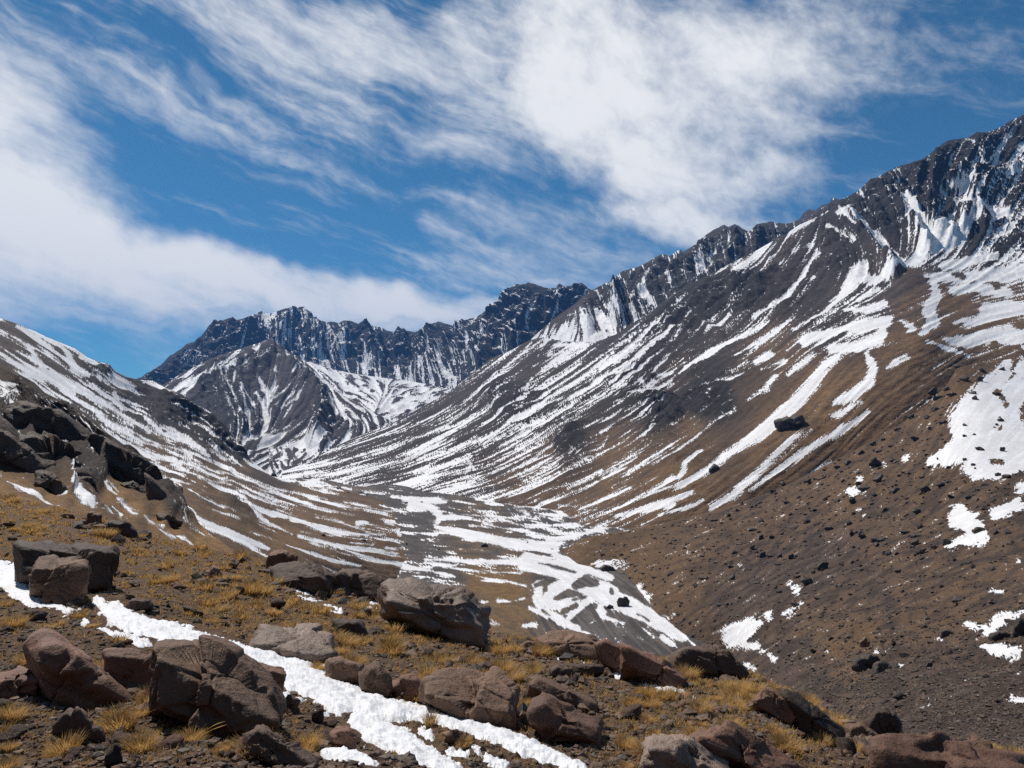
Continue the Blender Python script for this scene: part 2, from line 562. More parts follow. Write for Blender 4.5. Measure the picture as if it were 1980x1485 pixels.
MAT_ROCKR = rock_material("reddish_rock", (.155, .082, .054), 1.0, .1)
MAT_ROCKS = rock_material("pale_slab_rock", (.19, .132, .098), 1.0, .2, .5)
MAT_CRAG = rock_material("cliff_crag_rock", (.07, .047, .034), .12)
MAT_CRAGFAR = rock_material("snowy_crag_rock", (.034, .026, .024), .03, ledge=.88)
MAT_FARROCK = rock_material("hill_boulder_rock", (.06, .046, .038), .25)

# ------------------------------------------------------------------ terrain pieces
def floor_D(px, py):
    """distance at which the sloping valley floor is met"""
    d = view_dir(px, py)
    return 78.0 / (-d[..., 2] / d[..., 1] - .012)


class Piece:
    pass


def terrain(name, label, top, bot, depth, mat, step=1.7, dirs=None, cover=None, lic=(70, 1), lic2=None, rock=None, tint=None, add=(), sub=(),
            gully=0.0, crag=(0, 1), ground=(0, 1), back=(.25, -.5), jag=0.0, warp=3.0, seed=1, depth_fn=None, aniso=None, rib=0.0, fine=.5, ridges=(), kind='structure', edge_lic=5.0,
            taper=14.0, wk=.78, dust=0.0):
    T = np.array(top, float); B = np.array(bot, float)
    x0, x1 = max(T[0, 0], B[0, 0]), min(T[-1, 0], B[-1, 0])
    cols = np.arange(x0, x1 + step, step)
    yt = np.interp(cols, T[:, 0], T[:, 1]); yb = np.interp(cols, B[:, 0], B[:, 1])
    yb = np.maximum(yb, yt + 4)
    if jag:
        jn = fbm(np.stack([cols * .11, cols * 0, cols * 0 + seed], -1), 4, .6)
        yt = yt - jag * jn
    R = int(np.max(yb - yt) / step) + 2
    v = np.linspace(0, 1, R)[:, None]
    PX = np.broadcast_to(cols, (R, len(cols))).copy()
    PY = yt + v * (yb - yt)
    dfun = depth_fn or tps(depth, log=True)
    Dm = dfun(PX, PY)
    P = at(PX, PY, Dm)
    du = np.gradient(P, axis=1); dv = np.gradient(P, axis=0)
    N = np.cross(du, dv)
    N /= np.linalg.norm(N, axis=-1)[..., None] + 1e-12
    flip = np.sign((N * -P).sum(-1)); flip[flip == 0] = 1
    N *= flip[..., None]
    N = N * .75 + np.array([0, 0, .25])
    N /= np.linalg.norm(N, axis=-1)[..., None]

    ras = Raster(x0, min(yt.min(), PY.min()), x1, yb.max())
    snow = np.full(ras.shape, -8.0)
    L = None
    if dirs:
        L = ras.lic(dirs, lic[0], lic[1], seed)
        Lf = ras.lic(dirs, lic[0] * .8, 0, seed + 90)
        if lic2:
            L2 = ras.lic(dirs, lic2[0], lic2[1], seed + 50)
            L = quantile(L * .6 + L2 * .4)
        Ls = quantile(L * (1 - fine) + Lf * fine)
    if cover:
        cv = np.clip(shepard(cover, ras.X, ras.Y), 0, 1)
        snow = np.clip(((Ls if L is not None else .5) - (1 - cv)) * 26, -8, 8)
        snow = np.where(cv < .02, -8, snow)
    else:
        cv = None
    wob = fbm(np.stack([ras.X * .06, ras.Y * .06, ras.X * 0 + seed], -1), 4, .6) * warp
    if L is not None:
        wob = wob + (L - .5) * edge_lic + (Lf - .5) * edge_lic * 2.0
    if add:
        snow = np.maximum(snow, ras.draw([[(a, b, c * (wk(a, b) if callable(wk) else wk)) for a, b, c in q] for q in add]) + wob)
    if sub:
        snow = np.minimum(snow, -(ras.draw(sub) + wob * .7))
    rk = np.clip(shepard(rock, ras.X, ras.Y) * 1.35 - .12, 0, 1) if rock else np.zeros(ras.shape)
    tn = np.clip(shepard(tint, ras.X, ras.Y), 0, 1) if tint else np.zeros(ras.shape)
    s_v = ras.sample(snow, PX, PY)
    r_v = ras.sample(rk, PX, PY)
    t_v = ras.sample(tn, PX, PY)
    if L is not None:
        t_v = np.clip(t_v + (ras.sample(L, PX, PY) - .5) * .4 * np.clip(t_v * 4, 0, 1), 0, 1)
    tap = np.clip((PY - yt) / taper, .12, 1)
    disp = np.zeros(PX.shape)
    if crag[0]:
        Q = P
        if aniso is not None:
            ax = np.array(aniso[:3]); ax = ax / np.linalg.norm(ax)
            Q = P - ((P @ ax) * (1 - aniso[3]))[..., None] * ax
        h = fbm(Q / crag[1], 6, .52, ridged=True)
        h2 = fbm(Q / (crag[1] * .33) + 5, 4, .55)
        disp += crag[0] * np.clip(Dm / np.median(Dm), .25, 1.3) * (h * .72 + h2 * .34) * r_v * np.where(s_v > 0, .8, 1)
        if L is not None and rib:
            disp -= rib * np.clip(Dm / np.median(Dm), .25, 1.3) * (ras.sample(box_blur(L, 1), PX, PY) - .5) * r_v
        r_v = np.clip(r_v * (1.0 + .5 * h), 0, 1)
        # snow keeps to the hollows of broken rock
        s_v = np.where(r_v > .25, s_v - h * 4 * r_v + 0.5 * r_v, s_v)
    for pts, wid, amp in ridges:
        F = ras.draw([[(a, b, 0) for a, b in ln] for ln in pts], far=-wid)
        tri = np.clip(1 + F / wid, 0, 1)
        tri = tri * (1 + .7 * fbm(np.stack([ras.X * .05, ras.Y * .05, ras.X * 0 + seed], -1), 3))
        disp += amp * ras.sample(tri, PX, PY) * np.clip((PY - yt) / 45, 0, 1)
    if ground[0]:
        disp += ground[0] * fbm(P / ground[1], 5, .5) * (1 - (.6 if P[0, 0, 1] > 60 else .97) * np.clip(s_v / 2 + .5, 0, 1))
    if gully and L is not None:
        disp -= gully * np.clip(Dm / 1800, .12, 1.5) * (ras.sample(box_blur(L, 1), PX, PY) - .5) * (1 - .3 * r_v)
    P2 = P + N * (disp * tap)[..., None]
    if dust and crag[0]:
        # snow caught on the ledges of broken rock
        n2 = np.cross(np.gradient(P2, axis=1), np.gradient(P2, axis=0))
        n2 /= np.linalg.norm(n2, axis=-1)[..., None] + 1e-12
        nz = np.abs(n2[..., 2])
        led = nz - box_blur(nz, 6)
        led = led + .25 * fbm(P / (crag[1] * .12), 3, .6)
        s_v = np.where(r_v > .2, np.maximum(s_v, (led - (.34 - .3 * dust)) * 22), s_v)
    # far side, so that the ridge has a body behind it
    rows = [P2]
    if back:
        crest = P2[0]
        Y = Dm[0]
        extra = []
        for k, (f, g) in enumerate(((.06, .15), (.3, .5), (1, 1))):
            q = crest.copy()
            q[:, 1] += Y * back[0] * f
            q[:, 0] *= (1 + back[0] * f)
            q[:, 2] += Y * back[0] * back[1] * g
            extra.insert(0, q)
        rows = extra and [np.stack(extra), P2]
    nb = sum(len(r) for r in rows) - R
    V = np.concatenate(rows, 0) if nb else P2
    RR, CC = V.shape[:2]
    idx = np.arange(RR * CC).reshape(RR, CC)
    Fq = np.stack([idx[:-1, :-1], idx[1:, :-1], idx[1:, 1:], idx[:-1, 1:]], -1).reshape(-1, 4)
    me = new_mesh(name, V.reshape(-1, 3), Fq)
    smooth(me)

    def full(a):
        return np.concatenate([np.repeat(a[:1], nb, 0), a], 0)
    attr(me, 'vein', full(ras.sample(Ls, PX, PY) if L is not None else s_v * 0 + .5)); attr(me, 'snow', full(s_v)); attr(me, 'rock', full(r_v)); attr(me, 'tint', full(t_v))
    o = link(name, me, mat, label=label, kind=kind)
    pc = Piece()
    pc.P, pc.PX, pc.PY, pc.N, pc.D, pc.snow, pc.obj, pc.yt, pc.cols, pc.dfun, pc.tint = P2, PX, PY, N, Dm, s_v, o, yt, cols, dfun, t_v
    pc.step, pc.yb = step, yb
    return pc


def on(pc, px, py):
    """ground point of a terrain piece seen at px, py"""
    j = int(np.clip(round((px - pc.cols[0]) / pc.step), 0, len(pc.cols) - 1))
    i = int(np.argmin(np.abs(pc.PY[:, j] - py)))
    return pc.P[i, j]



# ---- the distant wall of the valley
A_TOP = XY(14, "-60,725 20,700 60,665 130,625 190,590 240,545 280,500 310,490 340,460 385,435 410,410 440,395 490,385 520,350 550,335 575,305 600,275 620,240 650,215 680,182 710,200 740,195 815,165 860,190 900,178 950,160 1040,125 1095,105 1130,125 1170,132 1230,110 1300,85 1390,62 1430,68 1480,65 1500,95 1520,105 1540,140 1580,165 1620,190 1680,205 1720,200 1760,212 1790,215 1830,195") \
    + XY(6, "200,270 245,285 270,272 300,290 330,295 360,300 390,318 420,325 470,322 500,320 540,330 570,312 600,295 660,275 700,285 740,290 780,270 850,250 900,215 930,195 960,180 985,140 1010,115 1040,90 1065,80 1085,90 1120,72 1150,80 1200,100 1260,100 1275,78 1310,95 1350,85 1390,75 1440,110 1500,140")
terrain("far_mountain", "dark blue rock wall closing the far end of the valley", A_TOP,
        [(250, 800), (560, 800), (760, 805), (900, 800), (1170, 720)],
        [(257, 733, 5200), (420, 620, 6000), (570, 593, 6500), (700, 625, 6500), (800, 642, 6300), (900, 620, 5800), (1020, 548, 5200), (1160, 570, 4800),
         (257, 800, 4400), (420, 800, 4700), (560, 780, 4900), (640, 770, 5100), (760, 770, 4900), (860, 770, 4500), (1000, 720, 4300), (1160, 700, 4200), (640, 690, 5900), (800, 700, 5700)],
        MAT_FAR, step=1.5,
        dirs=[(330, 700, -1, .9), (420, 700, -.8, 1), (560, 660, .1, 1), (640, 700, .5, 1), (720, 700, .1, 1), (800, 720, -.3, 1), (860, 720, .2, 1), (960, 640, -.5, 1), (1080, 620, -.6, 1)],
        lic=(26, 1), cover=[(300, 720, .18), (420, 660, .2), (560, 650, .42), (640, 680, .4), (700, 660, .15), (780, 680, .12), (700, 740, .4), (760, 760, .6), (860, 680, .2), (870, 740, .5),
                            (800, 760, .6), (960, 620, .2), (1060, 580, .22), (1100, 640, .2), (640, 760, .8), (940, 700, .25)],
        rock=[(300, 720, 1), (640, 690, .9), (1000, 620, 1), (780, 690, 1), (640, 770, .2), (780, 775, .2), (880, 775, .4)],
        add=S(14, "1060,130,25 1130,150,40 1200,180,30; 1260,190,20 1330,150,10; 1000,260,50 1100,280,80 1160,300,60 1060,350,40; 1450,270,16 1550,340,46 1650,450,50 1750,500,30; 1600,480,34 1640,560,55 1700,620,45 1790,640,40; 1830,330,40 1760,430,30 1700,530,30; 600,420,14 520,500,30; 640,560,20 480,480,10")
        + S(9, "1300,50,10 1380,100,24 1450,130,14; 1380,20,8 1430,80,12 1480,140,10; 1330,150,10 1390,230,14 1500,310,12; 1470,170,8 1550,290,10; 1250,220,10 1200,300,50 1180,360,70 1250,420,80 1330,440,50 1280,500,50; 1090,370,16 1180,450,24 1230,540,16; 400,290,30 480,350,40 700,370,30 760,330,16; 560,380,40; 100,100,40 180,180,50 300,130,30; 40,200,30 120,280,60 180,340,60; 650,470,40 750,420,40 810,350,14; 740,570,20 880,480,30 960,430,12; 800,600,30 900,530,20"),
        ridges=[([[(a, b) for a, b, _ in q] for q in S(14, "1390,62 1300,250 1250,400 1230,520; 680,182 760,300 900,330 1020,360; 1480,65 1560,300 1600,420; 1830,195 1790,360 1840,470")], 22, 120), ([[(a, b) for a, b, _ in q] for q in S(6, "1120,72 1040,230 920,390 880,480; 1280,80 1180,260 1050,400; 840,260 760,400 640,520 560,560; 660,275 640,380 600,480; 270,272 300,400 330,480; 480,320 470,430; 1400,75 1330,200 1240,260")], 24, 110)], crag=(110, 300), rib=14, ground=(20, 300), dust=.38, back=(.2, -.6), seed=3, wk=1.0, warp=4, taper=22)

# ---- the snowy basin below it
terrain("snow_basin", "rubble covered snow basin at the foot of the far rock wall", [(520, 700), (600, 700), (640, 714), (700, 725), (800, 738), (870, 752), (930, 735)],
        [(520, 920), (700, 890), (800, 830), (930, 760)],
        [(640, 715, 4700), (800, 740, 4600), (900, 745, 4300), (560, 715, 4500), (700, 780, 3600), (760, 800, 3200), (680, 850, 2600), (600, 880, 2300), (750, 830, 2600), (860, 780, 3600)],
        MAT_PYR, step=1.6, dirs=[(640, 730, .8, .8), (700, 760, 1, .35), (800, 760, -1, .3), (760, 800, -1, .35), (700, 830, .6, .5), (860, 760, -1, .5)],
        lic=(14, 1), cover=[(640, 720, .75), (700, 750, .66), (780, 750, .66), (860, 755, .6), (740, 790, .74), (780, 800, .7), (680, 840, .5)],
        ground=(16, 90), gully=14, back=None, seed=5, warp=3, edge_lic=2)

# ---- the pyramid peak in front of the far wall
P_TOP = [(290, 770)] + XY(14, "210,765 380,655 560,565 700,505 800,470 900,445 1000,405 1060,390 1120,365 1180,345 1220,385 1260,415 1300,440 1380,490 1440,525 1500,575 1560,620 1640,700 1700,745") \
    + XY(9, "150,470 300,580 430,650 560,720 700,800 760,840 860,900")
terrain("pyramid_peak", "pyramid shaped scree peak with a forked snow gully", P_TOP,
        [(290, 800), (330, 830), (440, 900), (520, 940), (620, 940), (700, 880), (785, 850)],
        [(522, 654, 3650), (404, 700, 3350), (315, 746, 2950), (300, 800, 2500), (400, 800, 2600), (470, 860, 2250), (520, 880, 2250), (560, 885, 2250), (520, 760, 2900), (600, 711, 3450),
         (560, 760, 2950), (660, 755, 3150), (640, 800, 2750), (640, 860, 2380), (740, 803, 2900), (750, 840, 2600), (440, 760, 2900), (600, 930, 1800), (440, 890, 1900)],
        MAT_PYR, step=1.4,
        dirs=[(520, 680, 0, 1), (470, 690, -1, .8), (370, 740, -1, .62), (440, 760, .3, 1), (470, 800, .3, 1), (510, 780, .1, 1), (560, 760, -.8, 1), (600, 780, -.9, .9), (580, 850, -1, .6), (640, 730, 1, .8),
              (680, 780, 1, .65), (640, 840, -.8, .7), (520, 870, -1, .4)],
        lic=(34, 1), cover=[(350, 740, .3), (420, 700, .2), (410, 770, .04), (520, 680, .2), (500, 730, .1), (560, 740, .05), (600, 760, .06), (620, 800, .03), (560, 830, .12), (570, 870, .5), (500, 870, .45),
                            (660, 770, .5), (660, 810, .3), (700, 800, .4), (620, 720, .45), (470, 820, .2), (610, 900, .6), (520, 910, .6)],
        rock=[(410, 770, .9), (440, 790, .9), (470, 800, .6), (500, 780, .5), (350, 740, .1), (520, 680, .45), (560, 740, .15), (600, 780, .1), (622, 790, .8), (618, 840, .8), (590, 840, .05), (540, 870, 0), (660, 780, .2), (600, 700, .6),
              (640, 840, .5)],
        add=S(14, "1060,700,20 1110,770,60 1150,850,80 1120,930,60 1125,1000,60 1145,1060,60 1130,1130,55 1090,1190,55 1010,1240,40 890,1280,20; 1220,680,20 1200,780,30 1170,840,30; 1210,630,25 1230,650,25; 1190,480,12 1140,530,20 1060,590,25 930,660,16; 960,540,40 950,600,40 930,640,30; 1160,390,20 1080,420,40 1030,460,40; 880,570,30 840,620,60 780,670,60 720,690,40 640,720,30 550,745,12; 870,700,30 840,780,30 830,840,25 865,900,20 855,1000,14; 740,700,20 780,780,20 830,850,14; 920,830,20 990,920,25 1080,960,14; 1050,850,40 1080,910,40; 940,900,14 935,1000,18 950,1100,14; 1010,960,10 970,1080,14 930,1150,20 890,1200,14; 780,900,25 800,1000,30 840,1100,30 870,1170,20; 1240,780,20 1190,880,30 1150,930,20; 1400,730,10 1280,830,20 1180,910,20; 1480,740,8 1340,870,16 1160,990,14; 1490,810,12 1390,890,20 1240,980,14; 1420,630,10 1360,700,20; 1620,960,8 1500,1080,16 1350,1190,25 1180,1240,60; 1400,1080,8 1280,1160,16 1180,1200,20; 1530,1210,25 1430,1300,60 1300,1350,50 1180,1350,60; 1130,1250,90 1090,1300,60; 1000,1220,50 920,1240,40; 1590,1250,20 1450,1330,30 1300,1370,25; 1660,1260,14 1550,1330,20 1400,1380,20; 1230,540,14 1260,560,10; 1290,490,20 1400,560,20 1530,640,25 1680,740,20 1850,900,30; 1700,920,30 1750,990,40 1850,1060,40; 640,545,14 500,630,18 320,715,14; 830,520,14 700,600,22 560,670,24 440,745,24 310,815,18; 600,560,10 480,640,14; 890,480,10 760,580,16 600,660,14")
        + S(9, "20,380,25 200,520,35 350,640,30 600,770,25; 60,340,20 330,540,30 560,640,30 690,720,25; 200,640,40 330,700,40 480,850,25; 190,730,30 300,770,40 400,850,25; 130,1080,20 180,1020,50; 330,900,16 345,950,30; 270,960,16"),
        ridges=[([[(a, b) for a, b, _ in q] for q in S(14, "1180,345 1250,480 1350,620 1450,740 1560,850 1640,950 1640,1100 1600,1250")], 26, 60), ([[(a, b) for a, b, _ in q] for q in S(14, "1180,345 1050,470 900,560 740,690 560,740; 1180,345 1150,500 1000,660 900,700 920,900 900,1150; 740,690 760,900 840,1150")], 17, 32), ([[(a, b) for a, b, _ in q] for q in S(14, "1110,770 1150,850 1120,1000 1130,1130 1010,1240")], 12, -18)], crag=(30, 120), rib=2, dust=.32, ground=(6, 80), gully=10, back=(.12, -.7), seed=11, fine=.4, wk=1.05, warp=2.5, edge_lic=3, taper=8)

# ---- the dark spur behind the right mountain
B_TOP = [(925, 735)] + XY(6, "890,490 920,462 1000,432 1130,362 1240,262 1350,185 1400,140 1440,112") + XY(7, "0,370 50,350 80,322 110,300 180,280 220,260 255,240 290,225 310,225 320,235 375,200 390,215 420,195 450,175 475,150 500,130 540,105 580,85 600,95 630,82 660,100 695,120 730,85 760,78 800,70 850,80 900,75") \
    + XY(8, "500,755 520,715 560,695 600,700 640,665 690,650 700,625 720,615 750,630 800,660")
terrain("dark_spur", "jagged blue black rock spur rising behind the right mountainside", B_TOP,
        [(925, 760), (1026, 700), (1100, 690), (1200, 680), (1300, 620), (1450, 540), (1600, 440), (1640, 420)],
        [(936, 705, 2450), (1026, 656, 2600), (1068, 618, 2800), (1143, 561, 3050), (1181, 545, 3150), (1288, 493, 3250), (1421, 434, 3300), (1530, 431, 3250), (1615, 382, 3200),
         (1026, 690, 2480), (1100, 670, 2480), (1200, 650, 2480), (1300, 600, 2500), (1450, 520, 2550), (1600, 430, 2600), (1130, 620, 2700), (1200, 600, 2800)],
        MAT_PYR, step=1.5, dirs=[(1000, 680, -1, .8), (1080, 640, -.5, 1), (1150, 600, .6, 1), (1250, 560, .3, 1), (1350, 520, .2, 1), (1500, 460, .2, 1)], lic=(22, 1),
        cover=[(980, 690, .12), (1090, 600, .1), (1100, 660, .75), (1170, 650, .7), (1180, 570, .3), (1250, 540, .2), (1330, 510, .28), (1420, 460, .18), (1500, 440, .15), (1600, 400, .05)],
        rock=[(1000, 680, .15), (1080, 610, .3), (1110, 650, .1), (1180, 590, .9), (1250, 530, 1), (1400, 470, 1), (1600, 400, 1), (1150, 640, .2)],
        add=S(10, "775,90,40 760,140,60 720,180,60; 870,160,30 880,210,60 960,190,80 1040,180,50; 1060,30,30 1100,90,20 1130,140,16; 740,40,8 800,20,12 870,50,12; 1100,0,20 1150,50,20")
        + S(7, "30,400,14 70,470,20 110,550,14; 100,380,10 130,430,14; 240,300,14 230,370,20 210,430,40 240,460,40; 430,270,12 410,310,20; 520,240,14; 150,440,14 170,490,14; 570,160,10 540,230,12; 640,130,8 600,190,8"),
        ridges=[([[(a, b) for a, b, _ in q] for q in S(7, "600,90 640,200 600,330 500,400; 375,200 400,300 330,380; 180,280 230,400 150,500; 730,85 720,200; 480,150 480,250 420,330; 270,235 290,330 230,420; 60,350 60,450 100,540")], 20, 42), ([[(a, b) for a, b, _ in q] for q in S(6, "1440,112 1400,200 1420,300; 1540,60 1560,200 1600,320")], 18, 34)], crag=(46, 150), rib=4, dust=.32, ground=(8, 120), back=(.2, -.7), seed=21, wk=1.0, warp=2.5, edge_lic=3, taper=26)

# ---- the great right mountainside
C_TOP = [(545, 912), (600, 892)] + XY(6, "60,950 150,900 280,840 400,800 500,750 600,690 700,640 800,560 890,490 920,462 1000,432 1130,365") + [(1050, 652), (1090, 660), (1150, 662), (1190, 648), (1243, 612)] \
    + XY(7, "240,490 300,440 350,402 420,362 480,335 560,292 630,255 700,222 780,175 860,132 930,85 1000,55 1080,10") \
    + XY(8, "700,680 750,635 830,600 910,545 960,490 1000,485 1060,450 1130,410 1200,400 1300,365 1330,345 1400,285 1460,245 1520,235 1600,225 1650,190 1740,185 1800,160 1880,110 1958,75") + [(2080, 180), (2150, 165)]
C_BOT = [(545, 930), (700, 952), (830, 962), (1000, 990), (1090, 1004), (1130, 1040), (1200, 1050), (1350, 1040), (1500, 1000), (1650, 930), (1750, 860), (1830, 800), (1880, 750), (2150, 745)]
fl = [(x, y, float(floor_D(x, y))) for x, y in ((560, 915), (600, 922), (700, 940), (830, 950), (920, 962), (1000, 976), (1090, 990), (1120, 1012))]
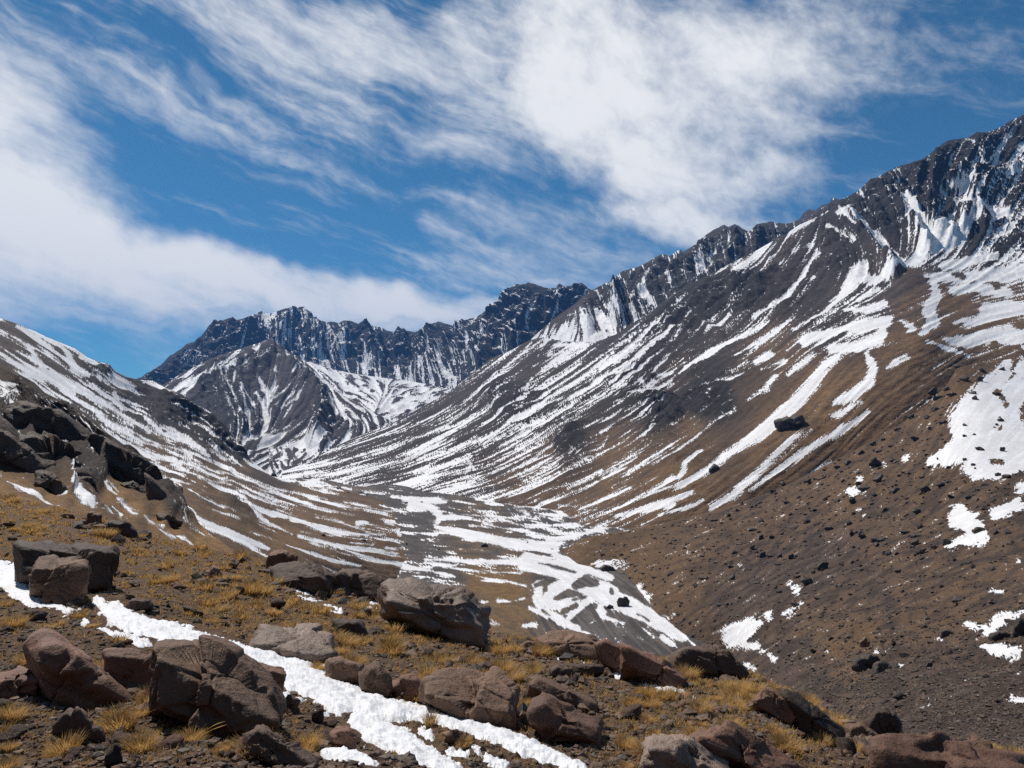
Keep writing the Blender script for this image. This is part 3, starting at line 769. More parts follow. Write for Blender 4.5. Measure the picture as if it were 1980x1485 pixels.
mountain = terrain(
    "right_mountain", "huge mountainside streaked with snow rising to the right", C_TOP, C_BOT,
    fl + [(600, 892, 1950), (657, 859, 2050), (751, 822, 2150), (864, 761, 2250), (936, 705, 2330), (1026, 656, 2420), (1090, 660, 2380), (1200, 642, 2200), (1305, 566, 2150), (1400, 514, 2100), (1498, 461, 2100),
          (1607, 401, 2150), (1714, 333, 2200), (1832, 273, 2200), (1980, 222, 2200), (2150, 165, 2250),
          (1000, 800, 1500), (1200, 700, 1620), (1400, 640, 1560), (1500, 560, 1720), (1400, 750, 1150), (1600, 560, 1560), (1750, 480, 1650), (1900, 480, 1600), (1900, 400, 1850),
          (1750, 400, 1980), (1640, 540, 1500), (1980, 560, 1280), (1850, 600, 1120), (1700, 600, 1130), (1980, 650, 960), (1780, 650, 890), (1600, 690, 960), (1500, 700, 1090), (1300, 850, 890), (1200, 900, 850),
          (1330, 812, 1120), (1370, 800, 1105), (1290, 806, 1150), (1330, 838, 950), (1285, 835, 980), (1400, 820, 980), (1450, 850, 760), (1600, 800, 760), (1700, 750, 780), (850, 880, 1480), (1000, 900, 1140), (1100, 850, 1150), (750, 900, 1600), (700, 870, 1870),
          (1200, 1030, 660), (1350, 1020, 640), (1500, 980, 640), (1650, 900, 680), (1750, 820, 720), (1880, 730, 800), (2150, 740, 800)],
    MAT_BIG, step=1.75,
    dirs=[(650, 890, -1, .4), (620, 925, -1, .12), (750, 930, -1, .18), (900, 940, -1, .25), (800, 860, -1, .5), (900, 760, -1, .75), (1000, 700, -1, .8), (1000, 850, -1, .55), (1050, 920, -1, .42), (1150, 970, -1, .42),
          (1100, 760, -1, .62), (1200, 680, -1, .75), (1250, 820, -1, .62), (1300, 950, -1, .6), (1350, 600, -1, .8), (1400, 700, -1, .62), (1450, 560, -1, 1), (1500, 820, -1, .8), (1600, 760, -.8, 1), (1600, 640, -1, .6),
          (1550, 450, -.6, 1), (1650, 450, .9, 1), (1750, 400, .5, 1), (1850, 400, -.3, 1), (1930, 350, -.8, 1), (1800, 550, -1, .4), (1950, 600, -1, .2), (1700, 640, -1, .3)],
    lic=(80, 1), lic2=(50, 1),
    cover=[(600, 915, .6), (700, 880, .4), (700, 920, .55), (800, 820, .25), (800, 900, .5), (900, 760, .2), (900, 850, .42), (900, 920, .5), (1000, 700, .22), (1000, 800, .5), (1000, 900, .42), (1000, 955, .3),
           (1100, 680, .45), (1100, 780, .45), (1100, 850, .15), (1100, 930, .3), (1100, 980, .3), (1200, 660, .3), (1200, 740, .4), (1200, 830, .2), (1200, 900, .16), (1200, 970, .22), (1300, 620, .25), (1300, 700, .3),
           (1300, 780, .2), (1320, 850, .1), (1320, 920, .04), (1400, 560, .2), (1400, 650, .22), (1400, 780, .1), (1420, 860, 0), (1500, 500, .2), (1500, 620, .2), (1500, 700, .1), (1500, 780, 0), (1600, 450, .25),
           (1600, 560, .15), (1620, 660, .5), (1600, 740, 0), (1700, 400, .25), (1700, 480, .2), (1700, 560, .1), (1700, 720, 0), (1800, 330, .25), (1800, 450, .58), (1800, 560, .32), (1780, 660, .05), (1900, 280, .22), (1900, 400, .55),
           (1900, 520, .5), (1930, 620, .3), (1600, 850, 0), (1450, 950, .02), (1980, 330, .5), (1720, 520, .3), (1660, 600, .45), (1560, 430, .35)],
    rock=[(650, 890, 0), (900, 760, 0), (1000, 700, 0), (1000, 900, 0), (1150, 970, 0), (1100, 700, .05), (970, 770, .7), (985, 790, .6), (940, 800, .1), (1110, 850, .8), (1085, 865, .7), (1060, 870, .05), (1150, 830, .3), (1180, 860, 0), (1290, 790, .95), (1350, 780, .95), (1400, 770, .8),
          (1440, 760, .4), (1330, 830, .1), (1300, 740, .1), (1250, 640, .55), (1320, 600, .8), (1380, 580, .85), (1450, 560, .8), (1500, 590, .5), (1400, 640, .15), (1500, 650, .05), (1550, 480, .35), (1480, 500, .2), (1600, 430, .55), (1640, 520, .7),
          (1620, 570, .3), (1700, 400, .95), (1750, 350, 1), (1800, 420, .95), (1850, 320, 1), (1900, 450, .7), (1950, 300, 1), (1950, 400, .9), (1760, 500, .3), (1850, 520, .15), (1700, 560, 0), (1650, 640, .35), (1800, 600, 0), (1950, 600, .05),
          (1600, 750, 0), (1500, 850, 0), (1300, 950, 0), (1250, 560, .8)],
    tint=[(650, 890, .15), (800, 800, 0), (900, 740, 0), (1000, 800, .05), (900, 930, .35), (1050, 950, .7), (1100, 880, .5), (1150, 780, .2), (1200, 900, .7), (1300, 950, .85), (1200, 700, 0), (1400, 650, .05), (1350, 720, .35), (1400, 860, .85),
          (1500, 780, .8), (1600, 800, .95), (1700, 760, .9), (1600, 600, .1), (1450, 700, .55), (1700, 570, 0), (1760, 600, .6), (1850, 590, .9), (1950, 660, .8), (1850, 500, .1), (1750, 400, 0), (1900, 350, 0), (1750, 680, .9)],
    add=S(7, """1110,700,30 1050,740,50 990,830,60 900,930,75 760,1050,60 640,1140,45 500,1230,35 380,1290,45 250,1340,35 130,1390,15; 1250,700,40 1280,760,50 1250,830,60 1150,890,45 1090,910,30; 1220,910,20 1130,960,35 1080,970,20;
      1250,960,25 1150,1030,45 1050,1090,35 950,1150,40 850,1220,35 700,1330,10; 980,1040,20 900,1090,40 820,1160,40 720,1260,45 620,1350,40 520,1400,30; 1080,1190,12 1000,1240,20 930,1280,10; 1430,705,30 1380,730,35 1340,760,12;
      650,955,10 520,1030,18 380,1130,20 250,1210,12; 470,1140,20 400,1200,30 370,1270,30; 820,800,30 780,860,35 700,915,20; 1000,690,25 930,750,30 880,790,25; 860,720,20 760,770,15; 800,690,30 730,730,20;
      900,575,8 980,540,12 1060,490,30 1130,430,55 1180,370,70 1200,320,70 1230,290,60; 790,540,8 700,590,25 600,640,35 500,700,45 400,760,30; 910,520,10 830,570,20 740,630,18 640,700,15; 1020,210,20 970,300,25 900,390,25 800,470,25 720,520,20;
      640,470,20 560,550,25 450,620,20 350,690,15; 310,520,15 220,600,25 130,670,25 0,760,20; 350,570,40 270,640,50 180,710,50 80,780,40; 430,510,25 380,590,25 330,630,10; 180,550,8 80,630,10 0,690,10; 670,790,12 600,820,20 500,840,15;
      230,905,12 100,960,20 0,1010,15; 200,1150,18 100,1210,22 0,1260,22; 140,1310,12 50,1350,22 0,1370,20; 430,1330,20 330,1370,40 200,1410,45 80,1440,30; 480,1370,20 400,1410,40 280,1440,20; 1080,10,12 1000,60,25 920,100,30 870,140,15;
      790,170,30 740,210,40 690,260,35 640,300,60; 660,240,15 580,290,25 500,340,25; 1000,180,15 900,215,12; 1130,60,40 1200,90,40 1280,150,60 1340,210,60 1400,260,50; 1070,100,35 1150,140,20; 1240,30,30; 1430,20,70 1460,70,60 1500,120,60 1530,180,80 1500,230,80 1420,290,60 1300,340,40 1210,340,60;
      1640,70,40 1560,190,90 1660,160,90 1720,110,50 1800,40,60 1900,40,60; 1980,60,20 1900,130,25 1830,170,10; 1500,330,30 1600,330,60 1750,330,70 1900,320,80 1980,300,60; 1850,240,40 1700,260,60 1600,280,50; 1560,360,40 1570,420,60 1530,480,70 1560,540,60 1500,590,20;
      1650,390,50 1750,380,60 1900,400,60; 1800,480,70 1900,470,90 1980,480,70 1750,530,40 1650,545,30; 1600,620,20 1700,630,70 1850,600,90 1960,610,90 1900,570,50 1980,660,20; 1530,630,20 1640,670,25 1720,700,15;
      960,630,60 1050,600,50 1150,580,60 1250,560,80 1350,530,50 1300,620,70 1200,660,60 1080,670,40; 1400,530,20 1450,560,40; 1330,450,30 1250,480,40 1150,490,30; 1210,440,25 1300,380,25""")
    + S(8, "1130,430,14 1160,500,20 1140,570,16; 1230,460,14 1250,530,20 1280,590,20 1200,660,16; 1490,360,20 1480,420,30; 1600,240,40 1640,290,25 1620,310,14; 1870,210,10 1830,280,40 1790,360,60 1770,450,50; 1940,310,60 1900,420,60 1860,470,60; 1560,530,30 1640,540,40 1540,570,60 1480,600,40; 1400,590,14 1500,660,40 1600,700,60 1700,740,40; 1880,480,20 1840,540,30 1940,500,20; 1660,620,12 1690,700,14; 900,605,30; 850,690,20; 760,740,25 820,790,40 900,840,50 980,900,60; 690,810,30 780,870,30 850,920,40; 440,970,14 500,940,20 580,920,10; 370,1060,30 400,1020,14; 540,1160,20 600,1150,14; 600,980,16 540,1090,30 480,1170,30")
    + S(10, """480,210,30 430,280,30 340,360,40 230,450,40 130,540,40 40,620,35 0,650,30; 600,190,50 560,250,50 520,330,30; 640,250,60 760,250,70 850,250,60; 820,290,30 940,285,25; 600,320,60 700,300,40; 480,400,16 620,350,16 760,320,14;
      860,340,14 640,520,20 440,620,14; 1250,100,12 1100,230,20 980,310,16; 1430,60,40 1320,160,50 1200,260,60 1080,370,70 1000,420,30; 1480,160,60 1400,220,70 1290,300,80 1180,380,60 1050,450,50 900,530,60; 1020,350,50 900,430,50 780,520,60 660,590,50 560,650,30;
      900,560,60 780,620,60 650,670,50 520,710,60 400,760,70 300,830,50 200,900,40 60,960,30; 560,790,50 440,860,60 340,930,50 240,980,30; 860,590,14 760,680,14 640,760,12 500,890,14; 260,610,50 220,680,40; 180,580,50 100,650,50 30,740,30; 480,500,30 440,560,30 380,590,20;
      1480,320,40 1360,420,30; 1480,250,20 1340,370,20 1180,470,20; 1380,470,40 1480,450,50; 1250,500,40 1300,540,40 1350,510,30; 1480,520,40 1400,560,40 1260,590,40 1130,600,30 980,620,20 900,620,12; 1000,630,14 880,700,16 720,810,20 560,910,20 430,980,16 200,1160,10;
      1110,650,40 1010,700,30 890,780,30; 1010,770,25 900,820,30 830,850,25; 1190,690,14 1110,740,14 1040,780,12; 1320,650,16 1180,750,30 1060,820,30 980,880,40; 1400,650,25 1290,730,25 1190,800,14; 1370,780,20 1330,860,40 1280,900,20; 1020,910,25 990,970,30 900,1030,30 760,1110,20;
      940,940,10 800,1030,16; 780,990,8 660,1070,16; 710,1060,20 620,1120,25 560,1140,14; 620,1050,14 480,1150,20 380,1200,25; 720,870,20 620,960,30 480,1070,25 400,1110,14 200,1170,12; 1280,1020,20 1180,1090,30 1080,1160,20 1010,1200,10; 980,1150,25 860,1220,40 740,1280,40;
      1150,1250,10 1040,1320,30 920,1390,60 820,1430,50; 800,1400,25 670,1410,20; 940,1240,16 780,1330,30 640,1370,40 500,1380,40; 1480,960,16 1280,1100,16 1160,1180,20 1070,1240,10; 1485,1200,60 1400,1260,50 1300,1310,25 1180,1370,14; 1480,1390,80 1300,1420,60 1160,1460,40 1040,1470,20;
      720,1110,14 560,1200,20 450,1240,14; 720,1180,14 600,1240,14 300,1340,16; 40,1110,60 60,1150,40""")
    + S(9, "1856,240,20 1650,420,40 1500,560,50 1350,660,40 1150,760,30 1000,850,20; 1480,470,10 1300,570,20 1100,680,14 950,770,10; 1460,660,20 1380,740,60 1200,870,60 1000,950,40 900,980,30; 1420,800,30 1280,900,40 1150,1010,40 970,1090,30; 860,900,8 550,960,14 350,1040,14 230,1110,10; 1860,860,60 1700,930,70 1560,1010,40; 200,1180,60 60,1180,60; 400,1230,16 800,1180,14 1200,1080,16; 200,1290,20 600,1230,12; 1440,1220,80 1400,1290,60 1250,1300,30; 1000,1350,16 1250,1260,20; 0,1340,30 200,1340,16; 300,1390,10 620,1400,20 700,1380,14; 450,960,20 380,1010,20"),
    sub=S(7, "1440,360,150 1400,420,100; 1700,440,50 1620,460,60; 1650,560,20 1550,590,20; 1850,370,30; 1840,640,30; 1650,320,20 1690,325,30")
    + S(10, "780,170,0"),
    ridges=[([[(a, b) for a, b, _ in q] for q in S(8, "1330,345 1280,560 1200,680 1290,820 1480,880; 960,490 1080,640 1200,800 1320,940; 1400,285 1380,560 1330,760; 1880,110 1700,330 1640,600 1560,850; 1980,440 1820,520 1650,640; 720,700 850,800 980,1000 1100,1080; 1060,450 1130,600 1150,680; 1740,185 1600,420 1500,560; 1650,640 1700,800")], 22, 30), ([[(a, b) for a, b, _ in q] for q in S(7, "240,490 420,520 560,600; 420,362 480,440 430,520; 560,292 640,380 620,450; 780,175 800,300 700,420; 350,402 300,480 330,560")], 14, 10)], crag=(28, 120), rib=3, dust=.32, ground=(2.5, 40), gully=3.5, back=(.15, -.6), seed=31, wk=lambda x, y: float(np.interp(x, [1150, 1450], [.56, .92])), fine=.6, warp=2.0, edge_lic=5, taper=24)

# ---- the valley floor with its frozen braided stream
valley = terrain("valley_floor", "grey gravel valley floor with a frozen braided stream", [(480, 922), (620, 928), (900, 940), (1150, 985), (1500, 1100)],
                 [(480, 1300), (800, 1400), (1100, 1450), (1500, 1500)], None, MAT_VAL, step=2.1, depth_fn=lambda x, y: floor_D(x, np.maximum(y, 905)),
                 dirs=[(600, 935, 1, .05), (800, 960, 1, .1), (800, 1060, 1, .1), (1000, 1000, 1, .15), (950, 1080, 1, .1), (1100, 1040, 1, -.05), (1150, 1100, 1, .6), (1200, 1200, .8, 1), (1080, 1180, .5, 1), (1280, 1250, 1, .9)],
                 lic=(24, 1), cover=[(600, 930, .4), (700, 940, .1), (760, 960, .3), (850, 975, .22), (900, 1000, .2), (1000, 1000, .3), (1060, 1010, .36), (950, 1060, .14), (850, 1080, .32), (760, 1090, .3), (960, 1150, .03), (1000, 1200, .02), (1150, 1150, .1), (1250, 1230, .2), (1300, 1290, .2)],
                 tint=[(930, 1120, 1), (980, 1140, 1), (1000, 1190, .8), (950, 1200, .8), (1050, 1120, .3), (900, 1060, .5), (960, 1075, .4), (850, 1100, 0), (1100, 1100, 0), (1050, 1000, 0), (800, 1000, .1), (1150, 1200, 0), (1060, 1205, .3), (880, 1150, .3), (760, 1060, .3), (1020, 1095, .7)],
                 add=S(11, """400,180,60 600,190,70 720,200,30; 450,230,60 600,240,70 680,300,60 660,360,30 620,380,14; 700,310,50 800,330,30 950,300,10; 750,300,30 900,330,20; 640,390,30 760,420,60 900,450,90 1080,490,100 1260,520,110 1450,540,110 1550,560,100;
                 1500,500,60 1620,480,60 1750,450,50 1850,420,40 1980,380,60; 840,300,8 1060,310,14 1250,330,14 1400,350,16 1520,400,16 1590,430,30; 1200,255,14 1330,270,12 1350,300,10 1260,320,10; 1000,360,12 1160,400,12 1350,430,14 1500,450,14; 900,380,10 1100,400,10; 1160,340,8 1300,370,8 1430,390,10;
                 1440,300,8 1560,340,10 1680,390,12 1740,420,14; 1500,250,10 1620,300,12 1760,360,14; 1240,240,16 1420,230,12 1500,270,12; 0,520,20 200,570,30 400,600,16; 0,560,16 250,610,16; 560,640,25 800,650,30 1000,660,40 1250,660,60 1450,650,80; 250,660,60 420,700,60 600,730,30 800,770,10; 560,660,20 800,690,20;
                 700,700,16 900,720,20 1100,740,12 1300,745,14; 1300,700,60 1450,730,60 1600,760,50; 1550,600,60 1700,680,80 1850,740,80 1980,780,70; 1520,790,14 1420,810,25 1390,840,25 1410,880,14; 1700,780,60 1600,850,80 1500,920,80 1450,980,70 1440,1030,50; 1360,1010,30 1450,1060,40 1560,1090,50 1650,1130,50 1760,1190,30 1850,1220,14;
                 1900,880,90 1800,960,80 1700,1060,60 1640,1110,40; 1980,900,60 1920,980,60 1890,1040,30 1930,1090,30; 1500,1000,60 1600,1010,40; 1620,930,30 1800,900,30; 1760,840,20; 980,810,14 1100,800,25 1200,810,12 1330,845,10; 1000,960,30 1040,960,20; 1120,960,30 1230,960,16 1320,940,20; 1020,1045,16; 1060,1120,16 1130,1140,10;
                 1320,1150,40 1400,1140,50; 1840,1120,30 1790,1160,14; 1930,1160,14; 950,180,20 1100,185,20 1250,205,20; 100,130,16 250,140,14; 900,240,14; 1060,270,10 1070,240,8""")
                 + S(3, "60,250,120 250,310,130 400,390,140 500,440,170 620,500,140 760,580,110 880,650,90 960,700,60; 130,400,50 115,470,70 150,540,60 250,600,60 350,650,50 430,685,20; 250,420,180 300,500,170 200,470,120; 470,520,60 520,580,40 620,600,40; 600,680,8 720,710,10; 700,735,8; 760,790,14 900,840,14; 840,700,50 900,740,40; 400,560,60"),
                 sub=S(3, "340,395,50 400,370,70 450,380,50; 225,470,30 300,440,50 370,450,16; 270,545,35 340,512,35; 150,540,18 185,570,12; 340,590,30 400,555,60 455,515,24; 390,640,40 500,650,60 600,665,40; 350,600,30 420,600,30; 520,565,16 620,590,36 740,625,26; 640,710,60 750,750,50 850,810,30; 120,265,12 230,290,26 340,320,12; 610,420,36 680,445,36; 545,420,18 550,440,22; 110,395,24 180,372,36 235,365,16; 320,480,14 400,462,12; 700,560,10 760,600,14; 820,720,30 870,770,20"),
                 ground=(.35, 14), back=None, seed=41, wk=.82, warp=2.0, edge_lic=2.5)

# ---- left mountain and its long slope to the stream
H_TOP = [(-100, 590)] + XY(5, "0,105 80,130 200,180 270,215 370,255 430,280 500,330 560,355 620,370 660,410 720,440 800,460 880,465 960,510 1050,545 1120,600 1230,650 1290,710 1340,790 1400,850 1430,910 1480,950 1560,1010 1620,1025") + [(620, 938), (700, 952), (760, 968), (800, 1000), (840, 1040), (900, 1064), (965, 1086)]
hl = [(x, y, float(floor_D(x, y)) * (1.01 if x < 750 else 1.035)) for x, y in ((560, 930), (620, 938), (700, 952), (760, 968), (800, 1000), (840, 1040), (900, 1064), (965, 1086))]
left_slope = terrain(
    "left_mountain", "brown left mountainside with snow bands running down to the stream", H_TOP,
    [(-100, 900), (100, 960), (300, 1070), (450, 1140), (700, 1170), (800, 1130), (880, 1090), (965, 1090)],
    hl + [(-100, 590, 900), (0, 615, 1000), (90, 652, 1120), (209, 705, 1330), (269, 735, 1480), (354, 764, 1450), (434, 819, 1360), (471, 866, 1300), (525, 920, 1330),
          (-100, 700, 560), (0, 700, 640), (100, 780, 620), (200, 840, 560), (100, 870, 380), (300, 900, 480), (300, 802, 1270), (360, 838, 1290), (420, 872, 1260), (255, 790, 1200), (330, 862, 900), (420, 905, 960), (460, 905, 1130), (400, 930, 420), (450, 1000, 285), (500, 1060, 235), (560, 1090, 235),
          (350, 1000, 240), (500, 950, 600), (600, 980, 680), (700, 1000, 640), (650, 1060, 370), (735, 1095, 415), (760, 1112, 428), (800, 1090, 486), (-100, 900, 260), (700, 1165, 340), (790, 1060, 560), (880, 1090, 492), (790, 1110, 465)],
    MAT_LEFT, step=1.7,
    dirs=[(50, 680, 1, .6), (150, 720, 1, .8), (200, 780, 1, .6), (300, 740, 1, .4), (320, 820, 1, .7), (430, 860, 1, .8), (300, 870, 1, .42), (400, 910, 1, .38), (500, 940, 1, .36), (600, 960, 1, .25), (700, 980, 1, .18), (400, 980, 1, .5),
          (500, 1050, 1, .5), (600, 1030, 1, .25), (700, 1040, 1, .12), (650, 1090, 1, .4), (850, 1070, 1, .1)],
    lic=(50, 1), cover=[(20, 650, .15), (100, 720, .4), (180, 760, .45), (60, 780, .3), (250, 760, .3), (300, 750, .3), (300, 830, .12), (400, 850, .2), (240, 830, .35), (300, 880, .32), (380, 900, .35), (480, 910, .3), (450, 940, .3), (540, 935, .35), (550, 960, .32), (650, 970, .3),
                        (400, 970, .06), (500, 1000, .12), (600, 1000, .1), (700, 990, .2), (450, 1030, .0), (560, 1060, .02), (650, 1050, .08), (700, 1080, .12), (780, 1040, .2), (760, 1100, .05), (560, 1030, .05)],
    rock=[(20, 650, 0), (180, 690, .3), (200, 710, .7), (120, 700, .1), (90, 740, .2), (230, 740, .1), (270, 765, .6), (320, 780, 1), (360, 800, 1), (300, 800, .9), (400, 840, 1), (440, 860, 1), (460, 885, .9), (380, 870, .4), (300, 850, 0), (250, 790, .4), (470, 910, 0), (500, 915, .1),
          (420, 900, 0), (300, 900, 0), (400, 950, .1), (390, 945, .2), (450, 975, .55), (475, 985, .45), (500, 960, 0), (420, 990, 0), (520, 1010, .15), (560, 1030, .1), (600, 1000, 0), (700, 1050, 0), (300, 740, .3)],
    tint=[(50, 650, .1), (150, 720, .1), (300, 780, .1), (300, 880, .5), (400, 950, .7), (450, 1000, .85), (550, 1040, .85), (650, 1030, .7), (600, 970, .6), (700, 1000, .6), (750, 1090, .8), (850, 1060, .7), (500, 930, .4)],
    add=S(5, """0,310,30 80,360,40 180,420,80 280,440,100 380,490,100 480,530,70 600,620,45 700,680,36 850,760,36; 100,150,30 180,190,40 240,240,40 300,290,14; 280,235,40 350,260,40 400,330,60 430,400,60 500,440,40; 470,330,60 540,370,50; 160,260,20 200,330,40 250,400,50; 0,175,16 40,195,10; 0,110,30; 620,430,40 690,470,60 760,510,40;
      650,540,40 670,590,40 690,650,20; 820,480,20 900,500,25 990,535,16; 400,560,20 520,640,25 640,720,30 760,770,25; 250,520,14 400,600,25; 560,560,14 700,650,16; 620,720,30 760,800,25 900,840,20; 740,840,25 880,900,35 1010,915,25; 800,780,14 950,840,14 1100,900,30; 960,770,40 1050,800,60 1130,850,40 1200,900,20; 820,690,25 920,750,25;
      1200,840,20 1270,900,25 1350,945,14; 1430,900,16 1490,960,25 1560,1000,14; 1120,720,10 1180,770,10; 830,630,10 860,640,16; 900,600,8 880,570,10; 1000,760,16 940,730,14""")
    + S(12, """0,80,40 120,110,40 250,125,25; 270,130,25 400,180,25 560,245,14; 200,150,14 340,210,25 500,280,25 650,320,14; 60,170,20 180,210,30 300,235,14; 100,230,20 200,280,14; 210,270,30 320,300,30 380,330,16; 340,350,16 430,400,14 600,470,25 700,520,14; 300,70,20 500,120,20; 560,200,14 700,250,14 850,290,14; 700,240,20 900,320,20 1080,360,20;
      880,350,20 980,390,40 1060,410,30 1200,440,20 1350,490,16; 480,290,16 650,350,20 840,400,16 1000,450,8; 560,340,10 760,410,14; 1000,340,16 1200,380,16 1400,410,10; 1250,400,14 1450,450,20 1700,500,16 1850,530,12; 1100,440,10 1400,500,12 1600,540,12; 840,490,25 960,520,40 1080,560,60 1200,600,60 1350,640,60 1520,670,40 1700,690,25 1840,685,10;
      1310,550,12 1500,590,14 1620,640,20 1740,680,16; 1630,600,40 1700,590,30; 780,480,14 860,550,30 960,610,40 1060,650,40 1130,690,14; 1170,700,16 1300,740,40 1450,770,40 1600,790,50 1760,810,40 1940,840,20; 1340,760,16 1500,800,16 1700,850,16 1850,900,40 1980,920,60; 1560,740,14 1750,760,14; 1850,790,25 1980,790,25;
      330,480,40 400,560,60 500,610,80 640,670,80 760,730,70 880,780,60 940,810,30; 520,490,10 620,530,10 720,570,8; 840,680,20 980,735,12; 1090,770,14 1230,820,20 1330,850,14; 1280,820,25 1400,870,25 1520,900,40 1650,930,25; 1400,950,25 1450,980,20; 1850,590,30 1900,610,16; 1940,660,30 1950,690,40; 1200,660,10 1350,690,10 1500,690,10;
      1600,450,16 1800,500,14 1980,530,14; 1650,380,20 1820,385,20"""),
    sub=S(12, "960,590,14 1100,570,20; 1180,605,14 1230,620,10; 560,430,20 700,490,30 780,510,20; 300,320,12 420,330,30; 900,540,12 980,590,14 1120,670,10"),
    crag=(12, 50), rib=0, dust=.25, ground=(2.2, 40), gully=3.0, back=(.12, -.5), seed=51, warp=2.4, edge_lic=3, taper=8)

# ---- near left cliffs
J_TOP = [(-120, 660)] + XY(5, "0,370 60,395 130,440 200,478 260,535 330,570 400,610 480,660 560,715 620,770 700,825 760,865 800,905 850,950 880,990 920,1040 960,1070 1010,1130 1060,1180 1090,1240") + [(375, 1005), (410, 1035), (450, 1062), (500, 1090), (560, 1118)]
cliffs = terrain(
    "left_cliffs", "dark broken cliffs with grass ledges and snow strips on the left", J_TOP,
    [(-120, 990), (0, 1010), (150, 1040), (300, 1090), (560, 1160)],
    [(-120, 660, 230), (0, 704, 215), (44, 728, 205), (130, 790, 185), (210, 845, 165), (260, 880, 150), (310, 945, 130), (365, 1000, 112), (0, 785, 187), (60, 812, 180), (115, 855, 164), (170, 895, 147), (230, 928, 135), (285, 972, 120), (345, 1012, 105), (0, 850, 135), (60, 882, 112), (120, 925, 94), (200, 975, 80), (285, 1015, 74), (0, 905, 86), (100, 955, 67), (200, 1003, 59),
     (300, 1050, 55), (400, 1060, 74), (480, 1090, 72), (0, 960, 50), (150, 1000, 46), (300, 1070, 46), (540, 1130, 56), (-120, 950, 50), (-120, 800, 120)],
    MAT_CLIFF, step=1.6,
    dirs=[(50, 780, 1, .7), (200, 880, 1, .8), (100, 940, 1, .6), (300, 980, 1, .8), (300, 1040, 1, .7)], lic=(30, 2), cover=[(0, 720, .2), (60, 760, .05), (200, 900, .02), (20, 760, .3), (120, 920, .08), (60, 930, .05), (250, 960, .04), (330, 1020, .03)],
    rock=[(0, 730, .2), (30, 760, .4), (60, 770, 1), (120, 800, 1), (170, 850, 1), (220, 870, 1), (270, 910, 1), (300, 960, 1), (330, 990, 1), (350, 1000, .8), (0, 830, .8), (50, 880, .7), (100, 870, 1), (130, 900, 1), (100, 930, .6), (30, 860, .7), (60, 910, .2), (100, 960, 0), (40, 930, .1),
          (160, 940, .7), (170, 970, .5), (200, 960, .1), (220, 930, .2), (240, 900, .7), (260, 960, .4), (250, 980, 0), (300, 1010, 0), (330, 1030, 0), (200, 990, .4), (150, 990, 0), (400, 1050, 0), (280, 940, .7), (0, 960, 0), (225, 955, .1), (190, 925, .8)],
    tint=[(60, 900, .4), (40, 930, .8), (100, 970, .9), (200, 940, .8), (250, 970, .95), (300, 1010, .9), (380, 1050, .8), (450, 1080, .8), (150, 990, .8), (0, 750, .2), (150, 850, .1), (270, 1020, .6)],
    add=S(13, "70,260,30 200,330,60 330,390,60 440,460,50 560,510,25; 600,210,20 660,290,60 720,370,110 800,440,110 880,510,60; 450,300,16 530,340,25 620,390,30; 940,140,20 1050,180,40 1160,240,40; 1070,40,30 1120,110,40 1200,160,50 1280,220,30; 600,120,16 680,160,10; 970,290,14 1050,350,30 1100,380,14; 1110,430,20 1190,480,30 1310,570,25; 1370,590,20 1450,630,14 1560,680,20; 1510,700,20 1600,750,30 1670,790,16; 1700,770,14 1800,840,50 1900,890,50 1970,930,20; 970,540,30 1060,600,40; 1070,510,25 1150,590,20; 240,140,20 260,180,25; 380,90,20 430,90,16; 1720,640,10 1840,705,12 1950,760,8; 300,70,16; 230,200,20; 510,110,14 560,140,10")
    + S(5, "0,480,30 80,500,60 150,520,16; 0,570,50 40,620,40 80,670,20; 100,800,14 160,850,10; 640,910,14 690,970,30 770,1030,14; 330,820,10 400,880,10; 420,660,10 460,690,10; 0,380,8"),
    ridges=[([[(a, b) for a, b, _ in q] for q in S(5, "-40,640 65,600 150,535 330,620 480,690 600,780 720,840 870,990 1000,1120 1090,1240")], 20, 2.2), ([[(a, b) for a, b, _ in q] for q in S(5, "100,770 250,800 330,840 450,930 560,1020; 0,660 130,770 270,920 390,1090; 620,860 760,960 850,1060 950,1150")], 15, 1.5)], crag=(3.6, 13), aniso=(.62, -.72, -.28, .3), dust=.25, ground=(.7, 12), back=(.2, -.8), seed=61, warp=2.5, edge_lic=2.5, taper=10)

